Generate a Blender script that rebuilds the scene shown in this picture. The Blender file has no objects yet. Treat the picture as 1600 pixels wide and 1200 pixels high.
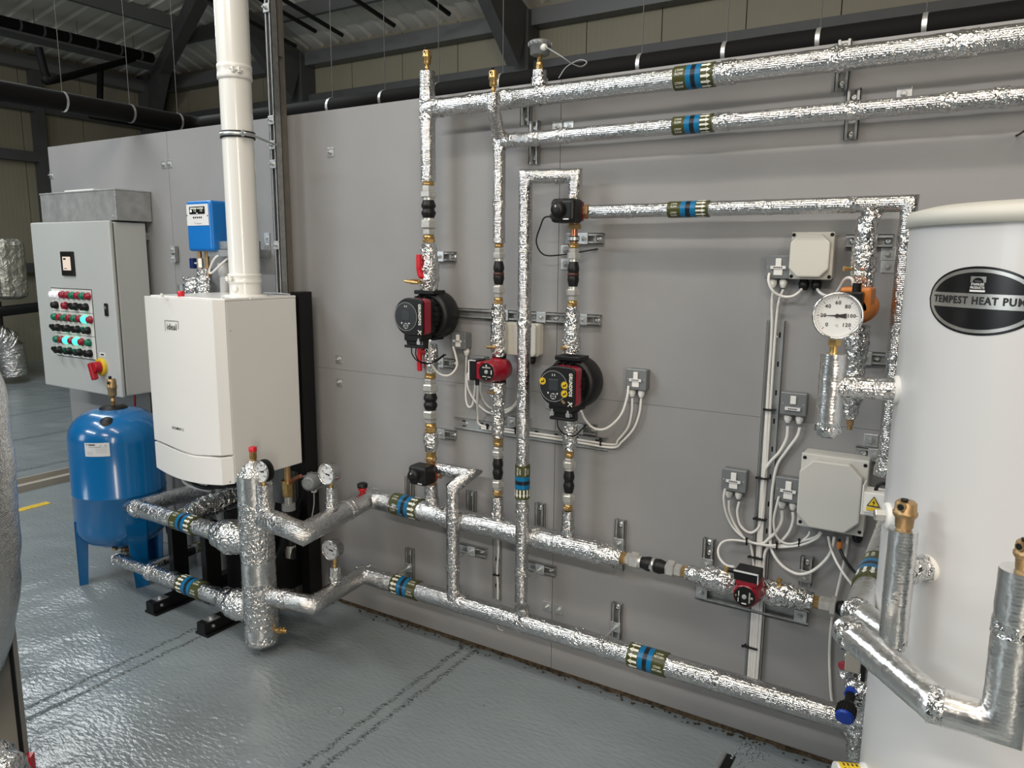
import bpy, math, random
from mathutils import Vector, Matrix, noise
random.seed(7)
V = Vector
SC = bpy.context.scene
COL = SC.collection
PI = math.pi

# ------------------------------------------------------------------ camera
F, YAW, PITCH, ROLL = 1171.544, -0.550773, -0.165589, 0.008141
D0, H0 = 2.66, 1.765                       # distance from the board wall, eye height
CAM = V((0, -D0, H0))
FW = V((math.sin(YAW) * math.cos(PITCH), math.cos(YAW) * math.cos(PITCH), math.sin(PITCH)))
_r = V((math.cos(YAW), -math.sin(YAW), 0))
_u = _r.cross(FW)
RT = _r * math.cos(ROLL) + _u * math.sin(ROLL)
UP = -_r * math.sin(ROLL) + _u * math.cos(ROLL)

def ray(x, y): return FW + RT * ((x - 800) / F) - UP * ((y - 600) / F)
def W(x, y, d=0.0):                        # point at distance d in front of the board wall
    q = ray(x, y); return CAM + q * ((D0 - d) / q.y)
def WZ(x, y, z):
    q = ray(x, y); return CAM + q * ((z - H0) / q.z)
def WX(x, y, X):
    q = ray(x, y); return CAM + q * (X / q.x)
def WD(x, y, dp): return CAM + ray(x, y) * dp
def depth(p): return (V(p) - CAM).dot(FW)
def pxm(p, px): return px * depth(p) / F   # metres covered by px pixels at p

# ------------------------------------------------------------------ materials
def _mat(name):
    m = bpy.data.materials.new(name); m.use_nodes = True
    nt = m.node_tree; return m, nt, nt.nodes['Principled BSDF']

def mat(name, col, rough=.5, metal=0., noise_amt=0., nscale=8., bump=0., bscale=60., spec=None, coat=0., rvar=0., emit=None, estr=0.):
    m, nt, b = _mat(name)
    b.inputs['Base Color'].default_value = (*col, 1)
    b.inputs['Roughness'].default_value = rough
    b.inputs['Metallic'].default_value = metal
    if spec is not None: b.inputs['Specular IOR Level'].default_value = spec
    if coat: b.inputs['Coat Weight'].default_value = coat; b.inputs['Coat Roughness'].default_value = .08
    if emit: b.inputs['Emission Color'].default_value = (*emit, 1); b.inputs['Emission Strength'].default_value = estr
    tc = None
    if noise_amt or bump or rvar:
        tc = nt.nodes.new('ShaderNodeTexCoord')
    if noise_amt or rvar:
        n = nt.nodes.new('ShaderNodeTexNoise'); n.inputs['Scale'].default_value = nscale; n.inputs['Detail'].default_value = 5
        nt.links.new(tc.outputs['Object'], n.inputs['Vector'])
    if noise_amt:
        r = nt.nodes.new('ShaderNodeValToRGB')
        r.color_ramp.elements[0].position = .3; r.color_ramp.elements[1].position = .72
        r.color_ramp.elements[0].color = (*[c * (1 - noise_amt) for c in col], 1)
        r.color_ramp.elements[1].color = (*[min(1, c * (1 + noise_amt)) for c in col], 1)
        nt.links.new(n.outputs['Fac'], r.inputs['Fac']); nt.links.new(r.outputs['Color'], b.inputs['Base Color'])
    if rvar:
        mr = nt.nodes.new('ShaderNodeMapRange'); mr.inputs['To Min'].default_value = max(.02, rough - rvar); mr.inputs['To Max'].default_value = rough + rvar
        nt.links.new(n.outputs['Fac'], mr.inputs['Value']); nt.links.new(mr.outputs['Result'], b.inputs['Roughness'])
    if bump:
        n2 = nt.nodes.new('ShaderNodeTexNoise'); n2.inputs['Scale'].default_value = bscale; n2.inputs['Detail'].default_value = 4
        bp = nt.nodes.new('ShaderNodeBump'); bp.inputs['Strength'].default_value = bump; bp.inputs['Distance'].default_value = .01
        nt.links.new(tc.outputs['Object'], n2.inputs['Vector']); nt.links.new(n2.outputs['Fac'], bp.inputs['Height'])
        nt.links.new(bp.outputs['Normal'], b.inputs['Normal'])
    return m

def foil_mat(name, rough, s1, d1, s2, d2, base=(.86, .86, .85), ring=0.):
    m, nt, b = _mat(name)
    b.inputs['Base Color'].default_value = (*base, 1); b.inputs['Metallic'].default_value = 1
    tc = nt.nodes.new('ShaderNodeTexCoord')
    n1 = nt.nodes.new('ShaderNodeTexNoise'); n1.inputs['Scale'].default_value = s1; n1.inputs['Detail'].default_value = 3; n1.inputs['Distortion'].default_value = .8
    v = nt.nodes.new('ShaderNodeTexVoronoi'); v.feature = 'F1'; v.inputs['Scale'].default_value = s2
    nz = nt.nodes.new('ShaderNodeTexNoise'); nz.inputs['Scale'].default_value = s2 * .7
    mx = nt.nodes.new('ShaderNodeMixRGB'); mx.inputs['Fac'].default_value = .035
    for n in (n1, nz): nt.links.new(tc.outputs['Object'], n.inputs['Vector'])
    nt.links.new(tc.outputs['Object'], mx.inputs['Color1']); nt.links.new(nz.outputs['Color'], mx.inputs['Color2'])
    nt.links.new(mx.outputs['Color'], v.inputs['Vector'])
    b1 = nt.nodes.new('ShaderNodeBump'); b1.inputs['Strength'].default_value = 1; b1.inputs['Distance'].default_value = d1
    b2 = nt.nodes.new('ShaderNodeBump'); b2.inputs['Strength'].default_value = 1; b2.inputs['Distance'].default_value = d2
    nt.links.new(n1.outputs['Fac'], b1.inputs['Height']); nt.links.new(v.outputs['Distance'], b2.inputs['Height'])
    nt.links.new(b1.outputs['Normal'], b2.inputs['Normal']); nt.links.new(b2.outputs['Normal'], b.inputs['Normal'])
    if ring:                                      # fine embossed rings / streaks of the reinforced facing
        wv = nt.nodes.new('ShaderNodeTexWave'); wv.wave_type = 'BANDS'; wv.bands_direction = 'Z'; wv.inputs['Scale'].default_value = 55
        wv.inputs['Distortion'].default_value = 1.6; wv.inputs['Detail'].default_value = 2; wv.inputs['Detail Scale'].default_value = 1.2
        nt.links.new(tc.outputs['Object'], wv.inputs['Vector'])
        b3 = nt.nodes.new('ShaderNodeBump'); b3.inputs['Strength'].default_value = 1; b3.inputs['Distance'].default_value = ring
        nt.links.new(wv.outputs['Fac'], b3.inputs['Height']); nt.links.new(b2.outputs['Normal'], b3.inputs['Normal']); nt.links.new(b3.outputs['Normal'], b.inputs['Normal'])
    mr = nt.nodes.new('ShaderNodeMapRange'); mr.inputs['To Min'].default_value = rough - .07; mr.inputs['To Max'].default_value = rough + .1
    nt.links.new(n1.outputs['Fac'], mr.inputs['Value']); nt.links.new(mr.outputs['Result'], b.inputs['Roughness'])
    return m

M = {}
M['foil'] = foil_mat('foil_facing', .14, 44, .0036, 95, .0014, base=(.66, .66, .655), ring=.0006)
M['foilsmooth'] = foil_mat('smooth_foil_facing', .27, 30, .0014, 60, .0008, base=(.80, .80, .79), ring=.00009)
M['crinkle'] = foil_mat('crumpled_foil_tape', .12, 46, .008, 62, .0045, base=(.74, .74, .73))
M['board'] = mat('grey_cement_board', (.275, .276, .278), .55, noise_amt=.045, nscale=3.5, bump=.03, bscale=120)
M['seam'] = mat('dark_seam', (.03, .03, .032), .8)
M['steelframe'] = mat('galvanised_section', (.42, .43, .43), .45, .7, noise_amt=.15, nscale=30)
M['clad'] = mat('cream_cladding', (.255, .235, .17), .55, noise_amt=.04, nscale=2)
def ribbed(m):
    nt = m.node_tree; b = nt.nodes['Principled BSDF']; tc = nt.nodes.new('ShaderNodeTexCoord'); wv = nt.nodes.new('ShaderNodeTexWave'); wv.bands_direction = 'DIAGONAL'; wv.inputs['Scale'].default_value = 9
    mp = nt.nodes.new('ShaderNodeMapping'); mp.inputs['Scale'].default_value = (1, 1, 0); nt.links.new(tc.outputs['Object'], mp.inputs['Vector']); nt.links.new(mp.outputs['Vector'], wv.inputs['Vector'])
    bp = nt.nodes.new('ShaderNodeBump'); bp.inputs['Distance'].default_value = .0009; nt.links.new(wv.outputs['Fac'], bp.inputs['Height']); nt.links.new(bp.outputs['Normal'], b.inputs['Normal'])
ribbed(M['clad'])
M['roof'] = mat('white_roof_liner', (.64, .62, .56), .5)
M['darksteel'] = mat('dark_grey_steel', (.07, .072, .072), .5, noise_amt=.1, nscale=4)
M['purlin'] = mat('galvanised_purlin', (.16, .165, .165), .5, .3)
M['zinc'] = mat('zinc_plate', (.60, .62, .62), .38, .85, noise_amt=.15, nscale=45)
M['strut'] = mat('galvanised_strut', (.42, .43, .425), .42, .8, noise_amt=.18, nscale=35)
M['trayzinc'] = mat('galvanised_tray', (.50, .52, .525), .4, .75, noise_amt=.1, nscale=20)
M['galv'] = mat('galvanised_sheet', (.40, .41, .405), .5, .55, noise_amt=.16, nscale=18)
M['malle'] = mat('malleable_silver', (.66, .655, .62), .38, .75, noise_amt=.12, nscale=60)
M['brass'] = mat('brass', (.60, .40, .16), .33, .9, noise_amt=.2, nscale=60)
M['brassdull'] = mat('dull_bronze', (.46, .31, .155), .42, .75, noise_amt=.15, nscale=40)
M['copper'] = mat('copper', (.62, .27, .16), .35, .9)
M['chrome'] = mat('polished_steel', (.72, .71, .69), .14, 1)
M['rubber'] = mat('black_rubber', (.008, .008, .0085), .45, spec=.35)
M['pipeblack'] = mat('matt_black_lagging', (.006, .006, .006), .7, spec=.12)
M['black'] = mat('black_plastic', (.007, .007, .0075), .42, spec=.35)
M['blackp'] = mat('black_painted_steel', (.006, .006, .0065), .42, spec=.3)
M['screen'] = mat('dark_glass_screen', (.035, .042, .047), .2)
M['dial'] = mat('dark_dial', (.016, .018, .020), .3)
M['red'] = mat('red_plastic', (.42, .008, .02), .35)
M['redenam'] = mat('dark_red_enamel', (.27, .006, .02), .28, coat=.5)
M['lever'] = mat('red_lever_coating', (.62, .01, .025), .35)
M['orange'] = mat('orange_enamel', (.62, .20, .035), .35)
M['white'] = mat('white_enamel', (.80, .795, .77), .28, coat=.3)
M['flue'] = mat('white_flue_enamel', (.83, .83, .79), .22, coat=.4)
M['tank'] = mat('white_tank_coat', (.62, .625, .63), .33, coat=.15, bump=.015, bscale=3.)
M['whitep'] = mat('white_plastic', (.78, .78, .75), .4)
M['cream'] = mat('cream_plastic', (.62, .61, .55), .45)
M['lightgrey'] = mat('light_grey_plastic', (.56, .56, .53), .42)
M['cable'] = mat('white_cable', (.74, .73, .70), .42)
M['greyp'] = mat('grey_plastic', (.36, .38, .39), .45)
M['swbox'] = mat('hammered_grey_metal', (.20, .215, .22), .42, .3, bump=.05, bscale=200)
M['cab'] = mat('pale_grey_powder_coat', (.47, .49, .48), .4, bump=.01, bscale=300)
M['blue'] = mat('blue_enamel', (.003, .135, .37), .22, coat=.5)
M['bluep'] = mat('blue_plastic', (.004, .16, .52), .32)
M['navy'] = mat('dark_blue_plastic', (.006, .02, .12), .35)
M['valveblue'] = mat('bright_blue_plastic', (.008, .05, .38), .35)
M['olive'] = mat('olive_tape', (.055, .06, .014), .3)
M['tapeblue'] = mat('blue_tape', (.0, .145, .33), .3)
M['tapeblack'] = mat('black_tape', (.008, .01, .018), .3)
M['printw'] = mat('white_print', (.82, .82, .74), .5)
M['printk'] = mat('black_print', (.012, .012, .013), .5)
M['label'] = mat('white_label', (.72, .72, .72), .5)
M['plate'] = mat('white_legend_plate', (.70, .70, .67), .4)
M['brownband'] = mat('dark_brown_rubber', (.055, .018, .012), .5)
M['green'] = mat('green_lens', (.0, .17, .09), .25)
M['redlens'] = mat('red_lens', (.28, .006, .022), .25)
M['greenlit'] = mat('lit_green_lens', (.02, .6, .35), .3, emit=(.05, 1, .55), estr=2.2)
M['whitelit'] = mat('lit_white_lens', (.8, .8, .85), .3, emit=(.95, .95, 1), estr=.3)
M['lcd'] = mat('lit_display', (.6, .5, .42), .3, emit=(1, .82, .68), estr=.35)
M['oledtext'] = mat('lit_display_text', (.8, .85, .7), .3, emit=(.9, 1, .8), estr=.6)
M['yellow'] = mat('yellow_sign', (.72, .50, .02), .45)
M['yellowp'] = mat('yellow_paint', (.62, .42, .02), .5, noise_amt=.25, nscale=40)
M['silverp'] = mat('brushed_silver', (.62, .61, .58), .3, .9)
M['glossk'] = mat('gloss_black', (.007, .007, .008), .25)
M['clad_trim'] = mat('beige_trim', (.36, .335, .29), .5)
M['debris'] = mat('dirt_and_rust', (.055, .038, .02), .9, noise_amt=.8, nscale=60, bump=.6, bscale=120)
M['postbrown'] = mat('weathered_post', (.23, .21, .185), .5, .4, noise_amt=.12, nscale=12)
M['fgpanel'] = mat('warm_grey_panel', (.30, .285, .25), .45)
M['sleeve'] = mat('grey_pvc_pipe', (.55, .56, .56), .4)
M['dullfoil'] = foil_mat('dull_foil_duct', .5, 9, .03, 14, .012, base=(.56, .54, .47))

# gauge dial face
M['dialface'] = mat('gauge_dial', (.66, .68, .69), .5)

# floor: blue-grey paint with rough patches, joint ridges and glossy ripple
def floor_mat():
    m, nt, b = _mat('blue_grey_floor_paint')
    N, L = nt.nodes.new, nt.links.new
    tc = N('ShaderNodeNewGeometry')
    n = N('ShaderNodeTexNoise'); n.inputs['Scale'].default_value = 1.7; n.inputs['Detail'].default_value = 6
    L(tc.outputs['Position'], n.inputs['Vector'])
    r = N('ShaderNodeValToRGB')
    r.color_ramp.elements[0].position = .3; r.color_ramp.elements[1].position = .75
    r.color_ramp.elements[0].color = (.195, .229, .243, 1); r.color_ramp.elements[1].color = (.238, .272, .285, 1)
    L(n.outputs['Fac'], r.inputs['Fac'])
    # sparse dark chips
    ch = N('ShaderNodeTexNoise'); ch.inputs['Scale'].default_value = 26; ch.inputs['Detail'].default_value = 2
    L(tc.outputs['Position'], ch.inputs['Vector'])
    cr = N('ShaderNodeValToRGB'); cr.color_ramp.elements[0].position = .775; cr.color_ramp.elements[1].position = .80
    L(ch.outputs['Fac'], cr.inputs['Fac'])
    mx = N('ShaderNodeMixRGB'); mx.inputs['Color2'].default_value = (.035, .037, .036, 1)
    L(cr.outputs['Color'], mx.inputs['Fac']); L(r.outputs['Color'], mx.inputs['Color1'])
    # joint lines running to the wall (x = const), wobbling
    sep = N('ShaderNodeSeparateXYZ'); L(tc.outputs['Position'], sep.inputs['Vector'])
    wob = N('ShaderNodeTexNoise'); wob.inputs['Scale'].default_value = 14; wob.inputs['Detail'].default_value = 5
    L(tc.outputs['Position'], wob.inputs['Vector'])
    wm = N('ShaderNodeMath'); wm.operation = 'MULTIPLY_ADD'; wm.inputs[1].default_value = .045; L(wob.outputs['Fac'], wm.inputs[0]); L(sep.outputs['X'], wm.inputs[2])
    acc = None
    for x0 in (-3.04, -2.96, -1.795, -1.86, -6.6, -7.75, -9.0):
        a = N('ShaderNodeMath'); a.operation = 'SUBTRACT'; a.inputs[1].default_value = x0 + .0225; L(wm.outputs[0], a.inputs[0])
        ab = N('ShaderNodeMath'); ab.operation = 'ABSOLUTE'; L(a.outputs[0], ab.inputs[0])
        mr = N('ShaderNodeMapRange'); mr.inputs['From Min'].default_value = 0; mr.inputs['From Max'].default_value = .016 if x0 > -4 else .06
        mr.inputs['To Min'].default_value = 1; mr.inputs['To Max'].default_value = 0; L(ab.outputs[0], mr.inputs['Value'])
        if acc is None: acc = mr.outputs['Result']
        else:
            q = N('ShaderNodeMath'); q.operation = 'MAXIMUM'; L(acc, q.inputs[0]); L(mr.outputs['Result'], q.inputs[1]); acc = q.outputs[0]
    brk = N('ShaderNodeTexNoise'); brk.inputs['Scale'].default_value = 75; L(tc.outputs['Position'], brk.inputs['Vector'])
    bm = N('ShaderNodeMapRange'); bm.inputs['From Min'].default_value = .40; bm.inputs['From Max'].default_value = .66; L(brk.outputs['Fac'], bm.inputs['Value'])
    jl = N('ShaderNodeMath'); jl.operation = 'MULTIPLY'; L(acc, jl.inputs[0]); L(bm.outputs['Result'], jl.inputs[1])
    jf = N('ShaderNodeMath'); jf.operation = 'MULTIPLY'; jf.inputs[1].default_value = .55; L(jl.outputs[0], jf.inputs[0])
    mx2 = N('ShaderNodeMixRGB'); mx2.inputs['Color2'].default_value = (.05, .055, .058, 1)
    L(jf.outputs[0], mx2.inputs['Fac']); L(mx.outputs['Color'], mx2.inputs['Color1'])
    L(mx2.outputs['Color'], b.inputs['Base Color'])
    b.inputs['Roughness'].default_value = .19
    b.inputs['Specular IOR Level'].default_value = .55
    # ripples
    mp = N('ShaderNodeMapping'); mp.inputs['Rotation'].default_value = (0, 0, .5); mp.inputs['Scale'].default_value = (1, 2.2, 1)
    L(tc.outputs['Position'], mp.inputs['Vector'])
    rp = N('ShaderNodeTexNoise'); rp.inputs['Scale'].default_value = 30; rp.inputs['Detail'].default_value = 3; rp.inputs['Roughness'].default_value = .45
    L(mp.outputs['Vector'], rp.inputs['Vector'])
    wv = N('ShaderNodeTexNoise'); wv.inputs['Scale'].default_value = 2.2; wv.inputs['Detail'].default_value = 2; L(tc.outputs['Position'], wv.inputs['Vector'])
    b1 = N('ShaderNodeBump'); b1.inputs['Strength'].default_value = .8; b1.inputs['Distance'].default_value = .0042; L(rp.outputs['Fac'], b1.inputs['Height'])
    b2 = N('ShaderNodeBump'); b2.inputs['Strength'].default_value = .8; b2.inputs['Distance'].default_value = .035; L(wv.outputs['Fac'], b2.inputs['Height']); L(b1.outputs['Normal'], b2.inputs['Normal'])
    b3 = N('ShaderNodeBump'); b3.inputs['Strength'].default_value = .9; b3.inputs['Distance'].default_value = .013; L(jl.outputs[0], b3.inputs['Height']); L(b2.outputs['Normal'], b3.inputs['Normal'])
    L(b3.outputs['Normal'], b.inputs['Normal'])
    return m
M['floor'] = floor_mat()

# ------------------------------------------------------------------ mesh building
def frame_of(d):
    d = V(d).normalized()
    a = V((0, 0, 1)) if abs(d.z) < .9 else V((1, 0, 0))
    x = a.cross(d).normalized(); y = d.cross(x)
    return x, y, d

class MB:
    def __init__(s): s.v = []; s.f = []; s.mi = []; s.sm = []
    def add(s, vs, fs, mi=0, sm=False):
        o = len(s.v); s.v += [V(p) for p in vs]
        for f in fs: s.f.append([i + o for i in f]); s.mi.append(mi); s.sm.append(sm)
        return s
    def box(s, c, size, R=None, mi=0):
        c = V(c); h = V(size) / 2; vs = []
        for i in (-1, 1):
            for j in (-1, 1):
                for k in (-1, 1):
                    p = V((i * h.x, j * h.y, k * h.z)); vs.append(c + (R @ p if R else p))
        return s.add(vs, [(0, 1, 3, 2), (4, 6, 7, 5), (0, 4, 5, 1), (2, 3, 7, 6), (0, 2, 6, 4), (1, 5, 7, 3)], mi)
    def bb(s, a, b, mi=0):
        a, b = V(a), V(b); return s.box((a + b) / 2, [abs(x) for x in (b - a)], None, mi)
    def lathe(s, o, d, prof, n=24, mi=0, sm=True, cap=True, phase=0., sx=1.):
        o = V(o); x, y, d = frame_of(d); vs = []; fs = []
        for t, r in prof:
            for i in range(n):
                a = 2 * PI * i / n + phase; vs.append(o + d * t + x * (r * math.cos(a) * sx) + y * (r * math.sin(a)))
        for k in range(len(prof) - 1):
            for i in range(n):
                j = (i + 1) % n; fs.append((k * n + i, k * n + j, (k + 1) * n + j, (k + 1) * n + i))
        s.add(vs, fs, mi, sm)
        if cap:
            s.add(vs[:n][::-1], [tuple(range(n))], mi); s.add(vs[-n:], [tuple(range(n))], mi)
        return s
    def cyl(s, a, b, r, n=20, mi=0, r2=None, sm=True):
        a, b = V(a), V(b); return s.lathe(a, b - a, [(0, r), ((b - a).length, r if r2 is None else r2)], n, mi, sm)
    def tube(s, pts, r, n=10, mi=0, smooth_path=True, sub=8, closed=False):
        pts = [V(p) for p in pts]
        if smooth_path and len(pts) > 2: pts = catmull(pts, sub)
        prev = None; vs = []; fs = []
        for i, p in enumerate(pts):
            t = (pts[min(i + 1, len(pts) - 1)] - pts[max(i - 1, 0)]).normalized()
            if prev is None: x, y, _ = frame_of(t)
            else:
                x = (prev - t * prev.dot(t)).normalized(); y = t.cross(x)
            prev = x
            for k in range(n):
                a = 2 * PI * k / n; vs.append(p + x * (r * math.cos(a)) + y * (r * math.sin(a)))
        for i in range(len(pts) - 1):
            for k in range(n):
                j = (k + 1) % n; fs.append((i * n + k, i * n + j, (i + 1) * n + j, (i + 1) * n + k))
        s.add(vs, fs, mi, True)
        s.add(vs[:n][::-1], [tuple(range(n))], mi); s.add(vs[-n:], [tuple(range(n))], mi)
        return s
    def sphere(s, c, r, n=16, mi=0, sc=(1, 1, 1)):
        c = V(c); vs = []; fs = []; m = n // 2
        for i in range(1, m):
            t = PI * i / m
            for k in range(n):
                a = 2 * PI * k / n
                vs.append(c + V((r * sc[0] * math.sin(t) * math.cos(a), r * sc[1] * math.sin(t) * math.sin(a), r * sc[2] * math.cos(t))))
        for i in range(m - 2):
            for k in range(n):
                j = (k + 1) % n; fs.append((i * n + k, (i + 1) * n + k, (i + 1) * n + j, i * n + j))
        vs.append(c + V((0, 0, r * sc[2]))); vs.append(c - V((0, 0, r * sc[2])))
        for k in range(n):
            j = (k + 1) % n; fs.append((len(vs) - 2, k, j)); fs.append((len(vs) - 1, (m - 2) * n + j, (m - 2) * n + k))
        return s.add(vs, fs, mi, True)
    def prism(s, poly, o, ux, uy, h, mi=0):       # 2D outline extruded along ux x uy by h
        o, ux, uy = V(o), V(ux), V(uy); d = ux.cross(uy).normalized() * h; n = len(poly)
        a = [o + ux * p[0] + uy * p[1] for p in poly]; b = [p + d for p in a]
        fs = [tuple(range(n))[::-1], tuple(range(n, 2 * n))] + [(i, (i + 1) % n, n + (i + 1) % n, n + i) for i in range(n)]
        return s.add(a + b, fs, mi)
    def text(s, txt, size, o, ux, uy, mi=0, bold=0., fn=None, sx=1.):
        vs, fs = text_geo(txt, size, bold)
        if fn: pts = [fn(x * sx, y) for x, y in vs]
        else: o, ux, uy = V(o), V(ux), V(uy); pts = [o + ux * (x * sx) + uy * y for x, y in vs]
        return s.add(pts, fs, mi)
    def build(s, name, mats, parent=None, bevel=0., base=None, seg=2):
        if not isinstance(mats, (list, tuple)): mats = [mats]
        me = bpy.data.meshes.new(name)
        if parent is not None: L = wl(parent); loc = V((0, 0, 0))
        else:
            if base is not None: L = V(base)
            else:
                xs = [p.x for p in s.v]; ys = [p.y for p in s.v]; zs = [p.z for p in s.v]
                L = V(((min(xs) + max(xs)) / 2, (min(ys) + max(ys)) / 2, min(zs)))
            loc = L
        me.from_pydata([tuple(p - L) for p in s.v], [], s.f)
        for k in mats: me.materials.append(M[k])
        me.polygons.foreach_set('material_index', s.mi); me.polygons.foreach_set('use_smooth', s.sm)
        me.update()
        o = bpy.data.objects.new(name, me); COL.objects.link(o); o.location = loc
        if parent is not None: o.parent = parent
        if bevel:
            b = o.modifiers.new('edge', 'BEVEL'); b.width = bevel; b.segments = seg; b.limit_method = 'ANGLE'; b.angle_limit = .7
        return o

def wl(o):
    p = V(o.location)
    while o.parent: o = o.parent; p += V(o.location)
    return p

def catmull(p, sub):
    out = []
    P = [p[0] * 2 - p[1]] + p + [p[-1] * 2 - p[-2]]
    for i in range(1, len(P) - 2):
        for k in range(sub):
            t = k / sub; a, b, c, d = P[i - 1], P[i], P[i + 1], P[i + 2]
            out.append(.5 * ((2 * b) + (c - a) * t + (2 * a - 5 * b + 4 * c - d) * t * t + (3 * b - a - 3 * c + d) * t ** 3))
    out.append(p[-1]); return out

_TC = {}
def text_geo(t, size, bold=0.):
    key = (t, bold)
    if key not in _TC:
        cu = bpy.data.curves.new('lettering', 'FONT'); cu.body = t; cu.size = 1; cu.align_x = 'CENTER'; cu.align_y = 'CENTER'; cu.offset = bold; cu.space_character = 1 + bold * 4.5
        cu.resolution_u = 3
        ob = bpy.data.objects.new('lettering', cu); COL.objects.link(ob)
        dg = bpy.context.evaluated_depsgraph_get(); dg.update()
        ev = ob.evaluated_get(dg); me = ev.to_mesh()
        _TC[key] = ([(v.co.x, v.co.y) for v in me.vertices], [tuple(p.vertices) for p in me.polygons])
        ev.to_mesh_clear(); bpy.data.objects.remove(ob); bpy.data.curves.remove(cu)
    v, f = _TC[key]
    return [(x * size, y * size) for x, y in v], f

def tag(o, label=None, cat=None, group=None, kind=None):
    if label: o['label'] = label
    if cat: o['category'] = cat
    if group: o['group'] = group
    if kind: o['kind'] = kind
    return o
def thing(name, base, label, cat, group=None):
    o = bpy.data.objects.new(name, None); COL.objects.link(o); o.location = V(base); o.empty_display_size = .05
    return tag(o, label, cat, group)
def one(mb, name, mats, label, cat, group=None, bevel=0., base=None):
    return tag(mb.build(name, mats, None, bevel, base), label, cat, group)
def copy_tree(o, parent=None):
    c = o.copy(); COL.objects.link(c)
    if parent is not None: c.parent = parent
    for ch in list(o.children): copy_tree(ch, c)
    return c
def struct(mb, name, mats, bevel=0., parent=None):
    o = mb.build(name, mats, parent, bevel); o['kind'] = 'structure'; return o

# crumpled foil sleeve along a polyline with mitred corners
def foil_tube(mb, pts, r, amp=.0012, freq=38., n=22, step=.02, mi=0, cap=True, seed=0., rfun=None):
    pts = [V(p) for p in pts]; segs = len(pts) - 1; off = V((seed * 7.1, seed * 3.3, seed * 5.7))
    rings = []; L = 0
    x = None; dirs = [(pts[i + 1] - pts[i]).normalized() for i in range(segs)]
    for i in range(segs):
        d = dirs[i]; ln = (pts[i + 1] - pts[i]).length
        if x is None: x, y, _ = frame_of(d)
        else:
            q = dirs[i - 1].rotation_difference(d); x = (q @ x); x = (x - d * x.dot(d)).normalized(); y = d.cross(x)
        def miter(k):
            if 0 < k < segs: return (dirs[k - 1] + dirs[k]).normalized()
            return None
        ts = [k * ln / max(1, round(ln / step)) for k in range(max(1, round(ln / step)) + 1)]
        m0, m1 = miter(i), miter(i + 1)
        def ext(m): return r * 1.08 * math.tan(math.acos(max(-1, min(1, abs(m.dot(d)))))) if m else 0
        e0, e1 = ext(m0), ext(m1)
        for t in ts:
            first, last = t == ts[0], t == ts[-1]
            if first and i > 0: continue
            if not first and not last and (t < e0 or t > ln - e1): continue
            c = pts[i] + d * t; ring = []
            rr = r * (rfun((L + t)) if rfun else 1.)
            for k in range(n):
                a = 2 * PI * k / n; w = x * math.cos(a) + y * math.sin(a)
                p = c + w * rr
                m = m1 if last else None
                if m: p = p - d * ((p - c).dot(m) / d.dot(m))
                z = p * freq + off
                dv = noise.noise(z) * amp + abs(noise.noise(z * 2.3 + V((9, 4, 1)))) * amp * .9 - amp * .35
                ring.append(p + w * dv)
            rings.append(ring)
        L += ln
    vs = [p for rg in rings for p in rg]; fs = []
    for i in range(len(rings) - 1):
        for k in range(n):
            j = (k + 1) % n; fs.append((i * n + k, i * n + j, (i + 1) * n + j, (i + 1) * n + k))
    mb.add(vs, fs, mi, True)
    if cap:
        mb.add(rings[0][::-1], [tuple(range(n))], mi); mb.add(rings[-1], [tuple(range(n))], mi)
    return mb

_sd = [0]
def sleeve(parent, pts, r, name='foil_sleeve', amp=.0012, mat_='foil', **k):
    _sd[0] += 1
    return foil_tube(MB(), pts, r, amp, seed=_sd[0], **k).build(name, mat_, parent)
def tape(parent, c, d, r, ln=.06, name='tape_wrap', amp=.004):
    c, d = V(c), V(d).normalized(); _sd[0] += 1
    return foil_tube(MB(), [c - d * ln / 2, c + d * ln / 2], r, amp, freq=55, step=.008, seed=_sd[0]).build(name, 'crinkle', parent)
def wrap(parent, pts, rs, name='foil_wrap', amp=.006, n=28):
    """crumpled foil around a fitting: points with a radius each"""
    pts = [V(p) for p in pts]; _sd[0] += 1; off = V((_sd[0] * 3.1, 0, 0)); mb = MB(); rings = []
    tot = sum((pts[i + 1] - pts[i]).length for i in range(len(pts) - 1)); x = None
    for i in range(len(pts) - 1):
        d = (pts[i + 1] - pts[i]); ln = d.length; d.normalize(); x, y, _ = frame_of(d)
        m = max(2, round(ln / .007))
        for k in range(m + (1 if i == len(pts) - 2 else 0)):
            t = k / m; s_ = t * t * (3 - 2 * t); rr = rs[i] * (1 - s_) + rs[i + 1] * s_; ring = []
            for q in range(n):
                a = 2 * PI * q / n; w = x * math.cos(a) + y * math.sin(a); p = pts[i] + d * (t * ln) + w * rr
                z = p * 42 + off
                dv = noise.noise(z) * amp + (abs(noise.noise(z * 1.9)) - .25) * amp * 1.3
                ring.append(p + w * dv)
            rings.append(ring)
    vs = [p for g in rings for p in g]; fs = []
    for i in range(len(rings) - 1):
        for q in range(n):
            j = (q + 1) % n; fs.append((i * n + q, i * n + j, (i + 1) * n + j, (i + 1) * n + q))
    mb.add(vs, fs, 0, True); mb.add(rings[0][::-1], [tuple(range(n))]); mb.add(rings[-1], [tuple(range(n))])
    return mb.build(name, 'crinkle', parent)

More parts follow.
